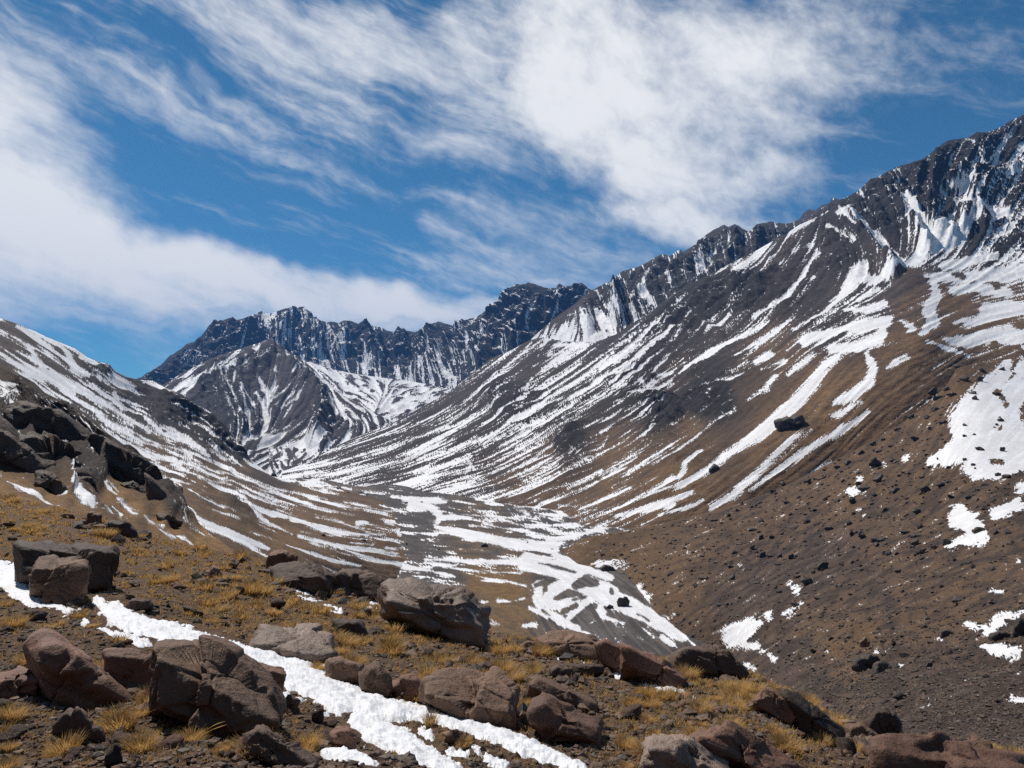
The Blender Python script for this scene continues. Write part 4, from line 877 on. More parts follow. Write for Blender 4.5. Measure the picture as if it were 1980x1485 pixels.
# ---- moraine hill on the right
E_TOP = [(1083, 1064), (1130, 1040), (1200, 1028), (1300, 1008), (1400, 983), (1500, 948), (1600, 898), (1700, 845), (1780, 795), (1830, 745), (1850, 712), (1900, 700), (1980, 692), (2140, 680)]
el_ = [(x, y, float(floor_D(x, y))) for x, y in ((1083, 1066), (1110, 1085), (1200, 1105), (1250, 1160), (1330, 1230), (1400, 1290))]
hill = terrain(
    "moraine_hill", "brown stony moraine hill sloping down from the right", E_TOP,
    [(1083, 1072), (1110, 1092), (1200, 1115), (1250, 1172), (1330, 1245), (1400, 1310), (1500, 1420), (1700, 1500), (1980, 1540), (2140, 1560)],
    el_ + [(1130, 1040, 530), (1200, 1028, 550), (1300, 1008, 570), (1400, 983, 572), (1500, 948, 570), (1600, 898, 570), (1700, 845, 575), (1780, 795, 590), (1830, 745, 620), (1850, 712, 650), (1900, 700, 690), (1980, 692, 730), (2140, 680, 760),
           (1300, 1100, 395), (1400, 1150, 315), (1500, 1050, 405), (1500, 1200, 245), (1700, 1000, 365), (1700, 1150, 225), (1850, 1000, 300), (1850, 850, 440), (1980, 850, 430), (1980, 1000, 265), (1980, 1150, 135), (1850, 1200, 135),
           (1700, 1250, 135), (1600, 1300, 125), (1500, 1300, 180), (1980, 1300, 66), (1800, 1350, 62), (1700, 1400, 58), (1980, 1400, 42), (1500, 1400, 110), (1980, 1500, 28), (2140, 1500, 28), (2140, 1000, 240), (1450, 1290, 215)],
    MAT_HILL, step=2.3,
    dirs=[(1300, 1050, -1, .3), (1400, 1150, -1, .8), (1600, 1000, -1, .6), (1850, 850, -.7, 1), (1950, 1000, -1, .3), (1700, 1250, -1, .4), (1900, 1300, -1, .3)], lic=(20, 1),
    cover=[(1300, 1050, 0), (1500, 1100, 0), (1700, 1000, 0), (1900, 1100, 0), (1900, 1350, .03), (1950, 1250, .06), (1800, 1300, .02), (1600, 1250, 0), (1900, 850, .1)],
    tint=[(1150, 1050, .8), (1250, 1080, .8), (1300, 1150, .7), (1350, 1200, .5), (1400, 1050, .5), (1420, 1180, .1), (1500, 1000, .5), (1480, 1120, .2), (1600, 950, .6), (1560, 1200, .4), (1650, 1250, .7), (1700, 1150, .3), (1700, 1050, .4), (1800, 1200, .5), (1700, 870, .6), (1800, 900, .5),
          (1900, 1050, .4), (1950, 1200, .3), (1600, 1080, .15), (1750, 1350, .1), (1900, 1380, .05), (1550, 1320, .1), (1850, 780, .7)],
    add=S(7, "1900,740,50 1850,830,110 1760,930,150 1700,1010,140 1850,950,190 1950,850,110; 1900,1080,190 1750,1110,140 1640,1150,90 1550,1190,50; 1750,1210,110 1900,1230,70 1980,1150,190; 1960,1310,40; 1950,1390,60 1850,1430,60; 1170,1330,35 1230,1330,20; 1220,1430,25; 1420,1170,20; 1270,1230,14; 1330,1205,10; 1215,1270,12; 1980,760,80")
    + S(4, "1400,10,140 1480,60,120 1520,120,80 1400,150,50 1330,180,30; 390,400,20 430,435,50; 545,380,14; 100,295,16; 455,515,20 390,560,30 350,580,16; 270,590,50; 60,700,130 150,660,110 210,640,50; 110,750,40 190,760,50 230,790,30 300,840,20; 120,870,30 180,900,20; 1580,440,20 1640,440,12; 1740,260,10; 1776,570,30 1700,590,60 1620,630,70 1580,670,40 1480,650,30 1420,640,16; 1280,730,14; 1540,770,50 1640,790,60 1740,800,50; 1050,900,50; 1200,960,20; 900,795,16 970,800,12; 1700,1060,40 1760,1090,60; 1430,970,12; 1220,1110,10; 1740,930,12")
    + S(3, "480,280,60 560,290,50 620,270,25; 700,410,40 750,460,30; 860,570,25 900,555,20"),
    sub=S(7, "1870,1030,14; 1930,1270,40; 1860,870,25 1900,920,16; 1740,1200,14; 1830,1185,8 1880,1190,8"),
    ground=(2.0, 26), back=(.08, -.35), seed=71, wk=1.12, warp=7, edge_lic=8, taper=10)

# ---- the ground underfoot
K_TOP = [(-150, 940), (0, 955), (150, 990), (300, 1040), (500, 1080), (620, 1115), (700, 1130), (850, 1185), (950, 1222), (1150, 1245), (1300, 1275), (1450, 1300), (1600, 1375), (1750, 1425), (1980, 1455), (2150, 1475)]
fore_D = [(-150, 940, 36), (0, 955, 34), (150, 990, 32), (300, 1040, 30), (500, 1080, 27), (620, 1115, 25), (850, 1185, 21), (950, 1222, 19), (1150, 1245, 18), (1300, 1275, 17), (1450, 1300, 16), (1600, 1375, 13), (1750, 1425, 11), (1980, 1455, 9), (2150, 1475, 8.5),
          (0, 1100, 14), (0, 1250, 7.4), (300, 1200, 9.5), (300, 1100, 16.5), (500, 1150, 15.5), (500, 1300, 7.4), (800, 1230, 14), (800, 1350, 7.6), (1100, 1300, 11.5), (1100, 1400, 7.4), (1300, 1350, 9.8), (1300, 1450, 6.6), (1500, 1400, 9), (1500, 1480, 6.9), (1700, 1470, 8.4),
          (0, 1400, 4.9), (0, 1485, 4.0), (500, 1400, 5.2), (500, 1485, 4.3), (990, 1485, 5.2), (1980, 1500, 7.4), (-150, 1250, 7.4), (-150, 1485, 4), (2150, 1540, 7), (1000, 1560, 4.3), (0, 1560, 3.4), (2150, 1600, 6)]
SNOW_FORE = S(1, "0,170,150 100,230,170 200,300,150 280,330,90 370,390,30 400,440,14; 400,390,20 470,385,16; 560,350,50 650,400,110 760,460,130 900,500,120 1000,520,130 1150,570,120 1300,620,120 1450,670,130 1600,730,150 1750,800,160 1880,870,160 1980,930,160; 490,440,40 520,460,25; 580,510,30 700,545,60 850,580,50; 100,150,80; 1650,890,50 1740,920,40; 1640,950,20") \
    + S(2, "0,790,90 100,850,130 250,900,150 400,980,150 520,1040,150 650,1090,160 780,1120,140 900,1130,110 1050,1170,120 1200,1205,125 1350,1260,130 1500,1320,125 1650,1370,110 1800,1430,90 1900,1470,50; 560,1180,90 650,1220,160 750,1270,170 850,1330,170 950,1390,150 1050,1440,120 1150,1480,80; 950,1250,60 1000,1290,40; 1100,1370,40 1200,1390,40; 380,1370,60 480,1380,100 600,1430,100 680,1470,60; 470,1320,40; 1250,1350,40 1280,1390,30; 1320,1420,60 1420,1440,60; 130,790,16 230,815,25 340,835,14; 150,1040,30 230,1070,40; 130,1090,30 170,1120,16; 340,1160,30 400,1150,25; 230,425,30 340,440,25; 240,460,16 340,490,25 470,545,14; 650,500,30 720,505,16; 1100,680,25 1200,680,30 1290,730,16") \
    + S(3, "370,830,20 470,840,25; 520,860,30 580,920,40 640,950,16; 640,900,40 740,960,50 850,1000,30 1010,1030,20; 240,820,14; 930,1020,20")
fore = terrain("foreground_slope", "stony brown hillside in the foreground", K_TOP, [(-150, 1560), (2150, 1560)], fore_D, MAT_SOIL, step=3.0,
               tint=[(60, 990, .9), (200, 1020, .9), (150, 1080, .4), (350, 1100, .8), (450, 1120, .8), (550, 1180, .8), (650, 1200, .8), (750, 1220, .8), (850, 1240, .7), (950, 1250, .5), (1050, 1260, .4), (500, 1200, .5), (300, 1180, .35), (100, 1200, .2), (100, 1350, .2),
                     (300, 1400, .4), (100, 1450, .3), (700, 1300, .2), (1200, 1350, .35), (1300, 1380, .45), (1400, 1330, .8), (1250, 1310, .6), (1500, 1400, .4), (1550, 1430, .35), (1450, 1450, .4), (1100, 1450, .2), (1300, 1280, .8), (650, 1420, .1), (1650, 1470, .2), (900, 1280, .5)],
               ground=(.16, 1.3), back=(.35, -1.2), seed=81, taper=10, add=SNOW_FORE, wk=1.15)


def snow_sheet():
    """the trodden snow tongue: a sheet of its own thickness lying on the slope"""
    st = 1.5
    ras = Raster(-30, 1085, 1500, 1520, st)
    wob = fbm(np.stack([ras.X * .05, ras.Y * .08, ras.X * 0 + 3], -1), 5, .66) * 14 + 4.0
    Fd = ras.draw(SNOW_FORE, far=-14) + wob
    Dm = fore.dfun(ras.X, ras.Y)
    Pb = at(ras.X, ras.Y, Dm)
    # ground relief under the sheet
    ii = np.clip(np.round((ras.X - fore.cols[0]) / fore.step).astype(int), 0, len(fore.cols) - 1)
    yt = fore.yt[ii]; yb = fore.yb[ii]
    jj = np.clip(np.round((ras.Y - yt) / (yb - yt) * (fore.P.shape[0] - 1)).astype(int), 0, fore.P.shape[0] - 1)
    base = fore.P[jj, ii]
    base = np.stack([box_blur(base[..., k], 4) for k in range(3)], -1)
    Pb[..., 2] = Pb[..., 2] + np.clip(base[..., 2] - Pb[..., 2], -.25, .25)
    cups = fbm(Pb * np.array([1, 1, 1]) * 4.2, 3, .5, ridged=True)
    big = fbm(Pb * 1.1, 3, .5)
    fine = fbm(Pb * 13, 3, .55)
    rise = 1 - np.exp(-np.clip(Fd, 0, 30) / 8.0)
    h = -.03 + rise * (.05 + .03 * big + .042 * cups + .01 * fine) + np.clip(Fd, -14, 0) * .005
    Pb[..., 2] += h
    keep = Fd > -4
    H, W = ras.shape
    idx = np.arange(H * W).reshape(H, W)
    q = np.stack([idx[:-1, :-1], idx[1:, :-1], idx[1:, 1:], idx[:-1, 1:]], -1)
    k = (keep[:-1, :-1] | keep[1:, :-1] | keep[1:, 1:] | keep[:-1, 1:]) & (ras.Y[:-1, :-1] > yt[:-1, :-1] + 2)
    q = q[k]
    used, inv = np.unique(q, return_inverse=True)
    me = new_mesh("snow_sheet", Pb.reshape(-1, 3)[used], inv.reshape(-1, 4))
    smooth(me)
    link("snow", me, MAT_SNOW, label="old pitted snow lying in a diagonal tongue across the foreground", kind='stuff')
    return ras, Fd


SNOW_RAS, SNOW_F = snow_sheet()

# ---- wide ground sheet under everything
me = new_mesh("ground", np.array([[-15000, -3000, -128], [15000, -3000, -128], [15000, 16000, -128], [-15000, 16000, -128]], float), np.array([[0, 1, 2, 3]]))
link("ground", me, MAT_VAL, kind='structure', label="broad valley ground beneath the mountains")

# ---- unseen hillside added behind the viewpoint to cut sky fill and bounce brown light
xs = np.concatenate([np.linspace(-900, -60, 60), np.linspace(-58, 58, 60), np.linspace(60, 900, 60)])
ys = np.concatenate([np.linspace(1.2, -60, 50), np.linspace(-64, -900, 60)])
X, Y = np.meshgrid(xs, ys)
fz = -3.6 - .085 * X - .0 * Y
fz = np.where(Y > -60, -3.4 - .11 * np.clip(X, -40, 40), fz)
fz = -3.9 - .11 * np.clip(X, -60, 60) + .5 * np.clip(-Y - 1, 0, None) - .15 * np.clip(np.abs(X) - 60, 0, None) * (X > 0) + .2 * np.clip(-X - 60, 0, None)
Pz = np.stack([X, Y, fz], -1)
Pz[..., 2] += fbm(Pz / 90, 5) * np.clip(-Y / 12, 0, 22)
idx = np.arange(Pz.shape[0] * Pz.shape[1]).reshape(Pz.shape[:2])
me = new_mesh("added_rear_hill", Pz.reshape(-1, 3), np.stack([idx[:-1, :-1], idx[1:, :-1], idx[1:, 1:], idx[:-1, 1:]], -1).reshape(-1, 4))
smooth(me)
for a_, v_ in (('vein', .5), ('snow', -8), ('rock', .2), ('tint', .4)):
    attr(me, a_, np.full(idx.size, v_))
link("added_rear_hill", me, MAT_HILL, kind='structure', label="unseen brown hillside added behind the viewpoint to block low sky light")

# ------------------------------------------------------------------ rocks
ICO = {}
for k in (1, 2, 3, 4, 5, 6):
    bm = bmesh.new()
    bmesh.ops.create_icosphere(bm, subdivisions=k, radius=1)
    bm.verts.ensure_lookup_table()
    ICO[k] = (np.array([v.co[:] for v in bm.verts]), np.array([[v.index for v in f.verts] for f in bm.faces]))
    bm.free()


def hull_planes(pts, merge=.82):
    bm = bmesh.new()
    for p in pts:
        bm.verts.new(p)
    r = bmesh.ops.convex_hull(bm, input=bm.verts)
    bm.normal_update()
    out = []
    for f in bm.faces:
        if f.calc_area() > 1e-9:
            out.append((f.calc_area(), np.array(f.normal[:]), np.array(f.verts[0].co[:])))
    bm.free()
    c = np.mean(pts, 0)
    # keep the broad faces only, so that the rock has few, plane sides
    N, Hh = [], []
    for ar, n, q in sorted(out, key=lambda e: -e[0]):
        if float(n @ (q - c)) < 0:
            n = -n
        if all(float(n @ m) < merge for m in N):
            N.append(n); Hh.append(max(float(((pts - c) @ n).max()) * .96, 1e-3))
    return c, np.array(N), np.array(Hh)


def rock_body(pts, sub, rough=.06, seed=0, chips=16, p=90, strata=None):
    """angular solid through the given corner points, its faces broken and weathered"""
    r = np.random.default_rng(seed)
    pts = np.array(pts, float)
    c, N, Hh = hull_planes(pts)
    size = float(np.linalg.norm(pts.max(0) - pts.min(0))) * .5
    if chips:
        d = r.normal(size=(chips, 3)); d /= np.linalg.norm(d, axis=1)[:, None]
        sup = ((pts - c) @ d.T).max(0)
        N = np.concatenate([N, d]); Hh = np.concatenate([Hh, sup * r.uniform(.84, .99, chips)])
    D = ICO[sub][0]
    t = np.maximum(D @ N.T, 0) / Hh
    rad = (t ** p).sum(1) ** (-1 / p)
    V = D * rad[:, None]
    q = V / size
    o = seed * 3.7
    h = .35 * fbm(q * 2.2 + o, 4, .5) + .3 * (fbm(q * 4.1 + o + 9, 4, .55, ridged=True) - .3) + .4 * fbm(q * 9 + o, 4, .65)
    # broken facets: cells of the surface, each set back and tilted so that faces stay plane
    st = 0
    for nc, tk, ok, wv in ((13, 1.5, .55, .05), (60 if sub >= 5 else 30, .9, .35, .04)):
        cp = r.normal(size=(nc, 3)); cp /= np.linalg.norm(cp, axis=1)[:, None]
        cp *= r.uniform(.55, 1.0, (nc, 1))
        qq = q + wv * np.stack([fbm(q * 3 + o + 30 * k, 2) for k in range(3)], -1)
        d2 = ((qq[:, None, :] - cp[None]) ** 2).sum(-1)
        ci = d2.argmin(1)
        tl = r.normal(size=(nc, 3)) * tk
        ds = np.sort(d2, 1)[:, :2]
        crack = np.exp(-((np.sqrt(ds[:, 1]) - np.sqrt(ds[:, 0])) / .018) ** 2)
        st = st + r.uniform(-1, 1, nc)[ci] * ok + ((qq - cp[ci]) * tl[ci]).sum(1) - .6 * crack * (r.uniform(0, 1, nc)[ci] > .55)
    if strata is not None:
        w = q @ np.array(strata, float)
        h = h * .7 + .55 * np.abs(((w * 5 + .7 * fbm(q * 2 + o, 3)) % 1) - .5) * 2
    V = V + D * (size * rough * (h + st))[:, None]
    return V + c, ICO[sub][1]


def rock_object(name, V, F, mat, label, cat='boulder', group=None, flat=False):
    base = np.array([V[:, 0].mean(), V[:, 1].mean(), V[:, 2].min()])
    me = new_mesh(name, V - base, F)
    smooth(me, not flat)
    return link(name, me, mat, label=label, cat=cat, group=group, loc=base)


def boulder(label, view, T, B, C=None, tf=.8, mat=None, sub=5, rough=.07, pc=None, seed=0, D0=None, sink=.12, p=90, strata=None, name='boulder', chips=4, dD=0.0, cat='boulder'):
    T = XY(view, T); B = XY(view, B)
    pc = pc or fore
    bx = float(np.mean([b[0] for b in B])); by = max(b[1] for b in B)
    if D0 is None:
        D0 = float(on(pc, bx, max(by, float(np.interp(bx, pc.cols, pc.yt)) + 2))[1])
    D0 += dD
    allx = [q[0] for q in T + B]
    W = (max(allx) - min(allx)) * D0 / FPX
    Hh = (max(q[1] for q in B) - min(q[1] for q in T)) * D0 / FPX
    t = tf * (1.35 if C else 1.0) * min(W, 1.8 * Hh)
    D0 -= .06 * t
    pts = []
    n = len(T)
    for k, (x, y) in enumerate(T):
        e = abs(2 * k / max(1, n - 1) - 1)
        pts.append(at(x, y, D0 + t * (.62 - .2 * e)))
        if k % 2 == 0 or k == n - 1:
            q = at(x, y, D0 + t * (.98 - .25 * e)); q[2] = at(bx, by, D0)[2] - sink * Hh
            pts.append(q)
    if C:
        for x, y in XY(view, C):
            pts.append(at(x, y, D0 + t * .12))
    else:
        for x, y in T:
            yb = np.interp(x, *zip(*sorted(B)))
            pts.append(at(x, y + .2 * max(4, yb - y), D0 + t * .16))
    for x, y in B:
        pts.append(at(x, y, D0 + t * .02))
        q = at(x, y, D0 + t * .1); q[2] -= sink * Hh
        pts.append(q)
    V, F = rock_body(pts, sub, rough, seed, chips, p, strata)
    c0 = np.array([V[:, 0].mean(), V[:, 1].mean(), V[:, 2].min() + .15 * Hh])
    V = (V - c0) * np.array([.97, .97, .90]) + c0
    return rock_object(name, V, F, mat or MAT_ROCK, label, cat)


HERO = [
    ("thick brown block beside the upper end of the snow tongue", 1, "160,150 200,90 300,65 420,58 510,62", "158,200 270,250 330,335 440,355 500,230", None, .9, MAT_ROCK, 5),
    ("dark craggy slab behind the thick brown block at far left", 0, "22,1046 80,1031 160,1042 200,1050 214,1095", "35,1075 60,1105 150,1130 195,1146 214,1130", None, .8, MAT_ROCKD, 5),
    ("long reddish wedge of rock pointing down right at left edge", 1, "185,520 230,480 290,470 350,520 440,640 600,730 740,850 762,890", "200,640 260,900 450,915 650,935 760,905", "250,560 330,640 420,720 560,800 660,865", .75, MAT_ROCKR, 5),
    ("squat brown rock cut by the left edge below the wedge", 1, "-60,740 0,722 100,700 200,695 262,720", "-60,880 0,870 150,905 240,885 262,800", "-40,800 100,790 240,760", .9, MAT_ROCKR, 5),
    ("dark upright triangular stone among the tufts", 1, "440,885 455,880 480,920 560,1060 600,1120", "290,1065 310,1085 430,1120 540,1165 595,1135", "330,1000 440,900", .55, MAT_ROCKD, 4),
    ("shadowed block leaning on the left side of the largest boulder", 1, "610,650 680,590 800,575 900,600", "640,790 720,840 800,870 900,860", None, .8, MAT_ROCKR, 5),
    ("largest foreground boulder with a long sloping face", 1, "905,600 930,550 970,535 1080,545 1160,590 1185,670 1300,720 1450,790 1590,880 1635,960", "885,820 950,920 1100,1020 1250,1095 1390,1110 1500,1060 1620,1030", "900,690 1030,690 1110,750 1210,890 1290,930 1390,1060", .7, MAT_ROCK, 6),
    ("rounded knobbly rock behind the largest boulder", 1, "1180,660 1210,630 1300,622 1450,655 1560,705 1635,790 1645,850", "1250,760 1400,850 1500,900 1630,950", None, .7, MAT_ROCKR, 5),
    ("low dark slab emerging at the foot of the largest boulder", 1, "1400,1090 1440,1055 1510,1015 1570,1045 1700,1150 1840,1275", "1400,1140 1500,1190 1640,1240 1800,1330", None, .6, MAT_ROCKD, 5),
    ("flat grey slab above the snow tongue left of centre", 1, "1450,560 1500,460 1600,450 1700,525 1900,570 1948,600", "1460,585 1600,635 1740,655 1870,678 1940,650", "1470,570 1600,612 1750,615 1900,630", .75, MAT_ROCKS, 5),
    ("upper boulder of the stacked pair on the skyline left", 2, "32,235 60,185 130,168 200,182 228,220", "35,290 90,315 170,305 222,260", None, .9, MAT_ROCKR, 5),
    ("lower boulder of the stacked pair on the skyline left", 2, "85,330 160,275 240,222 330,248 400,300 426,345", "90,370 140,405 260,425 370,432 412,390", "200,345 300,315 400,345", .8, MAT_ROCKD, 5),
    ("smooth rounded dark boulder on the rim", 2, "408,375 450,320 520,284 620,284 690,308 742,362", "405,405 440,435 540,472 640,482 720,465 747,405", None, .9, MAT_ROCKD, 5),
    ("broad boulder with a shiny ribbed top on the rim", 2, "715,335 780,303 900,315 1000,360 1150,410 1250,465 1295,510", "730,450 900,560 1000,610 1110,655 1200,680 1345,730 1325,620", "730,435 830,475 960,545 1020,540 1110,495 1200,480", .75, MAT_ROCKS, 5),
    ("rounded grey rock at the lower edge of the snow tongue", 2, "375,860 400,800 480,798 560,810 598,855", "390,925 450,962 520,945 592,905", None, .9, MAT_ROCK, 4),
    ("split brown rock with a pale left face by the snow", 2, "578,890 610,830 680,815 745,885 772,965", "588,965 650,1005 740,1042 770,1015", "655,850 640,930 700,980", .8, MAT_ROCK, 4),
    ("low dark rock wedged left of the big brown boulder", 2, "765,965 830,898 920,900 955,950", "780,1025 850,1055 935,1015", None, .8, MAT_ROCKR, 4),
    ("big brown boulder with a coarse pitted top at centre", 2, "925,910 1000,850 1150,828 1300,850 1450,900 1532,950 1538,985", "950,1005 1150,1095 1350,1145 1490,1205 1510,1150", "945,970 1020,1080 1200,1110 1400,1130 1490,1090", .8, MAT_ROCK, 6),
    ("reddish boulder with a slanting top right of centre", 3, "70,1045 150,1003 190,1030 300,1080 420,1160 488,1205", "60,1135 150,1225 300,1275 420,1303 482,1292", "72,1100 150,1085 200,1090 300,1170 440,1205", .8, MAT_ROCKR, 5),
    ("rough brown boulder behind the slanting reddish one", 3, "30,905 100,880 200,950 350,1010 472,1062", "50,960 240,1060 400,1135 450,1143 477,1115", None, .8, MAT_ROCK, 5),
    ("long flat brown slab on the rim at centre", 3, "90,685 200,638 330,640 470,718 492,747", "105,740 180,785 300,812 475,818", "100,692 200,728 380,752 485,752", .9, MAT_ROCK, 5),
    ("dark wedge rock beside the slab above the snow strip", 3, "450,690 500,668 560,700 650,770 745,855", "480,825 600,885 740,928 747,880", None, .7, MAT_ROCKR, 5),
    ("long narrow rock running down right from the wedge", 3, "600,712 720,760 850,830 960,900 998,942", "720,880 800,900 900,985 985,980", None, .6, MAT_ROCKR, 5),
    ("dark hump backed boulder at the stream's end", 3, "872,800 950,735 1070,718 1200,724 1262,760 1292,830 1358,892", "885,835 1000,872 1200,908 1290,900 1350,925", None, .7, MAT_ROCKD, 5),
    ("left one of two small dark rocks in the dry grass", 3, "942,1068 1000,1050 1060,1058 1102,1090", "980,1105 1040,1145 1085,1140", None, .8, MAT_ROCKR, 4),
    ("right one of two small dark rocks in the dry grass", 3, "1083,1115 1120,1073 1180,1098 1193,1140", "1088,1165 1130,1180 1182,1165", None, .8, MAT_ROCKR, 4),
    ("fractured pale outcrop at bottom centre right", 3, "715,1300 780,1265 880,1238 1000,1258 1100,1320 1200,1400 1260,1450", "690,1470 1000,1520 1250,1520", "740,1350 900,1330 1010,1370 1100,1450", .8, MAT_ROCKS, 5),
    ("long reddish slab sloping across the bottom right grass", 3, "1005,1245 1150,1178 1230,1188 1400,1250 1560,1350 1660,1460", "1100,1300 1300,1420 1500,1530", "1030,1260 1180,1280 1350,1390", .5, MAT_ROCKR, 5),
    ("small tilted brown rock on the reddish slab", 3, "1140,1260 1200,1225 1280,1270 1340,1330", "1150,1280 1240,1320 1330,1345", None, .8, MAT_ROCKR, 4),
    ("dark broken rock in the gap of the pale outcrop", 3, "1060,1310 1110,1275 1160,1330 1240,1440", "1060,1390 1130,1450 1230,1490", None, .8, MAT_ROCKD, 4),
    ("angular reddish block left of the standing splinter", 3, "1368,1045 1420,990 1500,1000 1600,1050 1622,1105", "1380,1065 1500,1140 1605,1195", None, .8, MAT_ROCKR, 5),
    ("small flat topped rock below the angular reddish block", 3, "1338,1085 1420,1060 1505,1112", "1345,1100 1400,1125 1500,1155", None, .8, MAT_ROCK, 4),
    ("tall leaning dark rock splinter on the right rim", 4, "275,1000 370,958 450,1040 560,1110 640,1180 712,1322", "420,1120 440,1210 560,1280 695,1326", "330,985 430,1080 560,1220", .5, MAT_ROCKD, 5),
    ("upright grey rock below the splinter", 4, "745,1240 790,1203 850,1230 915,1295", "745,1290 820,1325 875,1338", None, .8, MAT_ROCK, 4),
    ("pale low rock just left of the upright grey rock", 4, "640,1215 700,1195 780,1200", "650,1240 700,1262 760,1255", None, .8, MAT_ROCKS, 4),
    ("dark blocky boulder standing alone near the right rim", 4, "840,1195 900,1110 980,1108 1030,1150 1064,1262", "850,1240 880,1260 950,1302 1072,1302", None, .85, MAT_ROCKD, 5),
    ("broad reddish brown slab filling the bottom right corner", 4, "860,1330 900,1308 1000,1300 1200,1312 1400,1340 1600,1400 1900,1390", "845,1480 1200,1560 1900,1560", "870,1345 1000,1400 1200,1440 1500,1480", .8, MAT_ROCKR, 5),
    ("flat pale slab lying on the bottom right slab", 4, "1310,1300 1420,1295 1520,1315 1610,1385", "1320,1330 1450,1380 1600,1405", None, .9, MAT_ROCKR, 5),
    ("small brown rock half sunk in the snow tongue, lower part", 2, "595,1375 640,1345 700,1345 732,1380", "600,1395 660,1425 725,1412", None, .9, MAT_ROCKD, 4),
    ("rounded brown rock at the lower fork of the snow", 2, "415,1250 450,1205 520,1195 575,1260", "420,1290 500,1320 565,1350", None, .9, MAT_ROCKR, 4),
    ("low rock at the bottom edge within the snow", 2, "735,1400 780,1375 850,1390", "740,1420 800,1430 850,1420", None, .9, MAT_ROCKD, 4),
    ("pointed dark green rock in the grass right of the ribbed boulder", 2, "1390,750 1430,715 1470,755", "1395,770 1430,785 1468,775", None, .9, MAT_ROCKD, 4),
    ("dark spiky rock above the big brown boulder", 2, "1245,815 1290,780 1340,800 1362,860", "1250,835 1310,850 1355,870", None, .8, MAT_ROCKD, 4),
    ("flat topped pinkish rock at the left end of the central slab", 3, "15,740 60,710 120,715 160,745", "20,755 90,770 155,765", None, .8, MAT_ROCK, 4),
    ("dark greenish rock left of the snow strip by the slab", 3, "185,880 230,840 290,850 338,905", "190,905 250,935 335,945", None, .8, MAT_ROCKD, 4),
    ("grey green flat rock touching the snow strip by the slab", 3, "285,865 360,835 440,840 510,870", "300,900 400,925 500,895", None, .8, MAT_ROCKD, 4),
    ("cube shaped dark rock below the left cliffs", 13, "822,580 850,520 900,515 965,528 985,610", "825,630 900,665 985,650", None, .9, MAT_ROCKR, 4),
    ("long dark rock right of the cube shaped rock", 13, "985,650 1050,612 1150,615 1240,640 1330,720", "1000,680 1150,740 1250,770 1350,795", None, .7, MAT_ROCKD, 4),
    ("dark jagged rock in the dry grass left of centre", 2, "420,610 500,575 600,590 640,660", "430,640 520,690 640,720", None, .8, MAT_ROCKD, 4),
    ("brown rock at the upper edge of the snow, left", 1, "725,350 770,315 850,320 895,360", "735,370 800,385 890,378", None, .8, MAT_ROCKD, 4),
    ("reddish rock in the grass beyond the snow tongue", 12, "455,965 510,918 560,930 640,1010", "460,985 540,1000 650,1030", None, .8, MAT_ROCKR, 4),
    ("dark rock touching the lower right of the rounded boulder", 2, "715,520 760,500 830,520 850,580", "720,560 780,590 845,605", None, .8, MAT_ROCKD, 4),
    ("left one of the three small rocks below the ribbed boulder", 2, "845,750 880,735 930,775", "845,765 880,775 925,780", None, .8, MAT_ROCKR, 4),
    ("broken brown slab at the lower left corner of the frame", 1, "1400,1140 1500,1150 1640,1200 1700,1260", "1400,1170 1500,1230 1680,1300", None, .8, MAT_ROCKR, 4),
]
for k, (lab, vw, T, B, C, tf, mt, sub) in enumerate(HERO):
    boulder(lab, vw, T, B, C, tf, mt, sub, seed=k + 1, strata=(.3, .3, 1) if mt in (MAT_ROCKS,) else None)

# boulders beyond the foreground that one can point to
FAR_HERO = [
    ("square dark boulder standing in the frozen stream", valley, 3, "580,480 590,452 640,452 652,475", "580,510 615,518 650,512", .9),
    ("small dark boulder left of the square one in the stream", valley, 3, "512,520 535,502 560,515", "514,530 535,534 560,530", .9),
    ("dark boulder at the stream bank below the moraine", valley, 3, "482,290 510,270 555,280 570,300", "490,305 520,312 565,310", .8),
    ("dark boulder where the stream meets the snow corner", valley, 3, "1005,685 1025,668 1045,672 1050,690", "1008,695 1030,700 1048,696", .9),
    ("lone dark boulder on the brown bank of the valley floor", valley, 11, "990,530 1015,508 1040,520 1045,540", "992,542 1020,548 1043,545", .9),
    ("huge dark boulder perched beside the broad snow streak", mountain, 7, "820,1000 850,980 900,962 950,960 962,985", "825,1025 850,1042 900,1030 950,1000", .8),
    ("second dark boulder lower on the broad snow streak", mountain, 7, "508,1225 530,1196 555,1205 566,1225", "510,1240 535,1243 560,1232", .9),
    ("split dark boulder low on the moraine, left half", hill, 4, "755,845 800,805 880,800 935,830", "790,890 840,925 900,925", .8),
    ("split dark boulder low on the moraine, right half", hill, 4, "880,885 930,835 980,850 1030,880", "880,915 930,935 1020,918", .8),
    ("brown boulder in the snow at the right edge", hill, 4, "1700,640 1730,590 1790,585 1850,620", "1705,690 1760,720 1840,720", .8),
    ("low dark boulder left of the right edge boulder", hill, 4, "1568,695 1610,670 1660,662 1702,690", "1580,715 1640,735 1700,725", .8),
    ("pale cube shaped stone on the moraine slope", hill, 4, "800,735 835,698 860,735", "805,755 825,768 858,750", .9),
    ("brown block in the scree above the right rim", hill, 4, "1280,670 1300,655 1350,665 1358,690", "1280,695 1310,712 1355,705", .9),
    ("dark round boulder sitting in the small snow patch", hill, 4, "1465,75 1500,50 1540,60 1552,80", "1470,85 1510,92 1548,88", .8),
    ("tall dark boulder with a snow cap on the moraine", hill, 4, "548,290 575,255 605,250 612,275", "552,300 580,308 610,290", .9),
    ("dark fin shaped rock on the moraine crest line", hill, 7, "1530,865 1560,832 1575,840", "1530,872 1550,870 1570,858", .7),
]
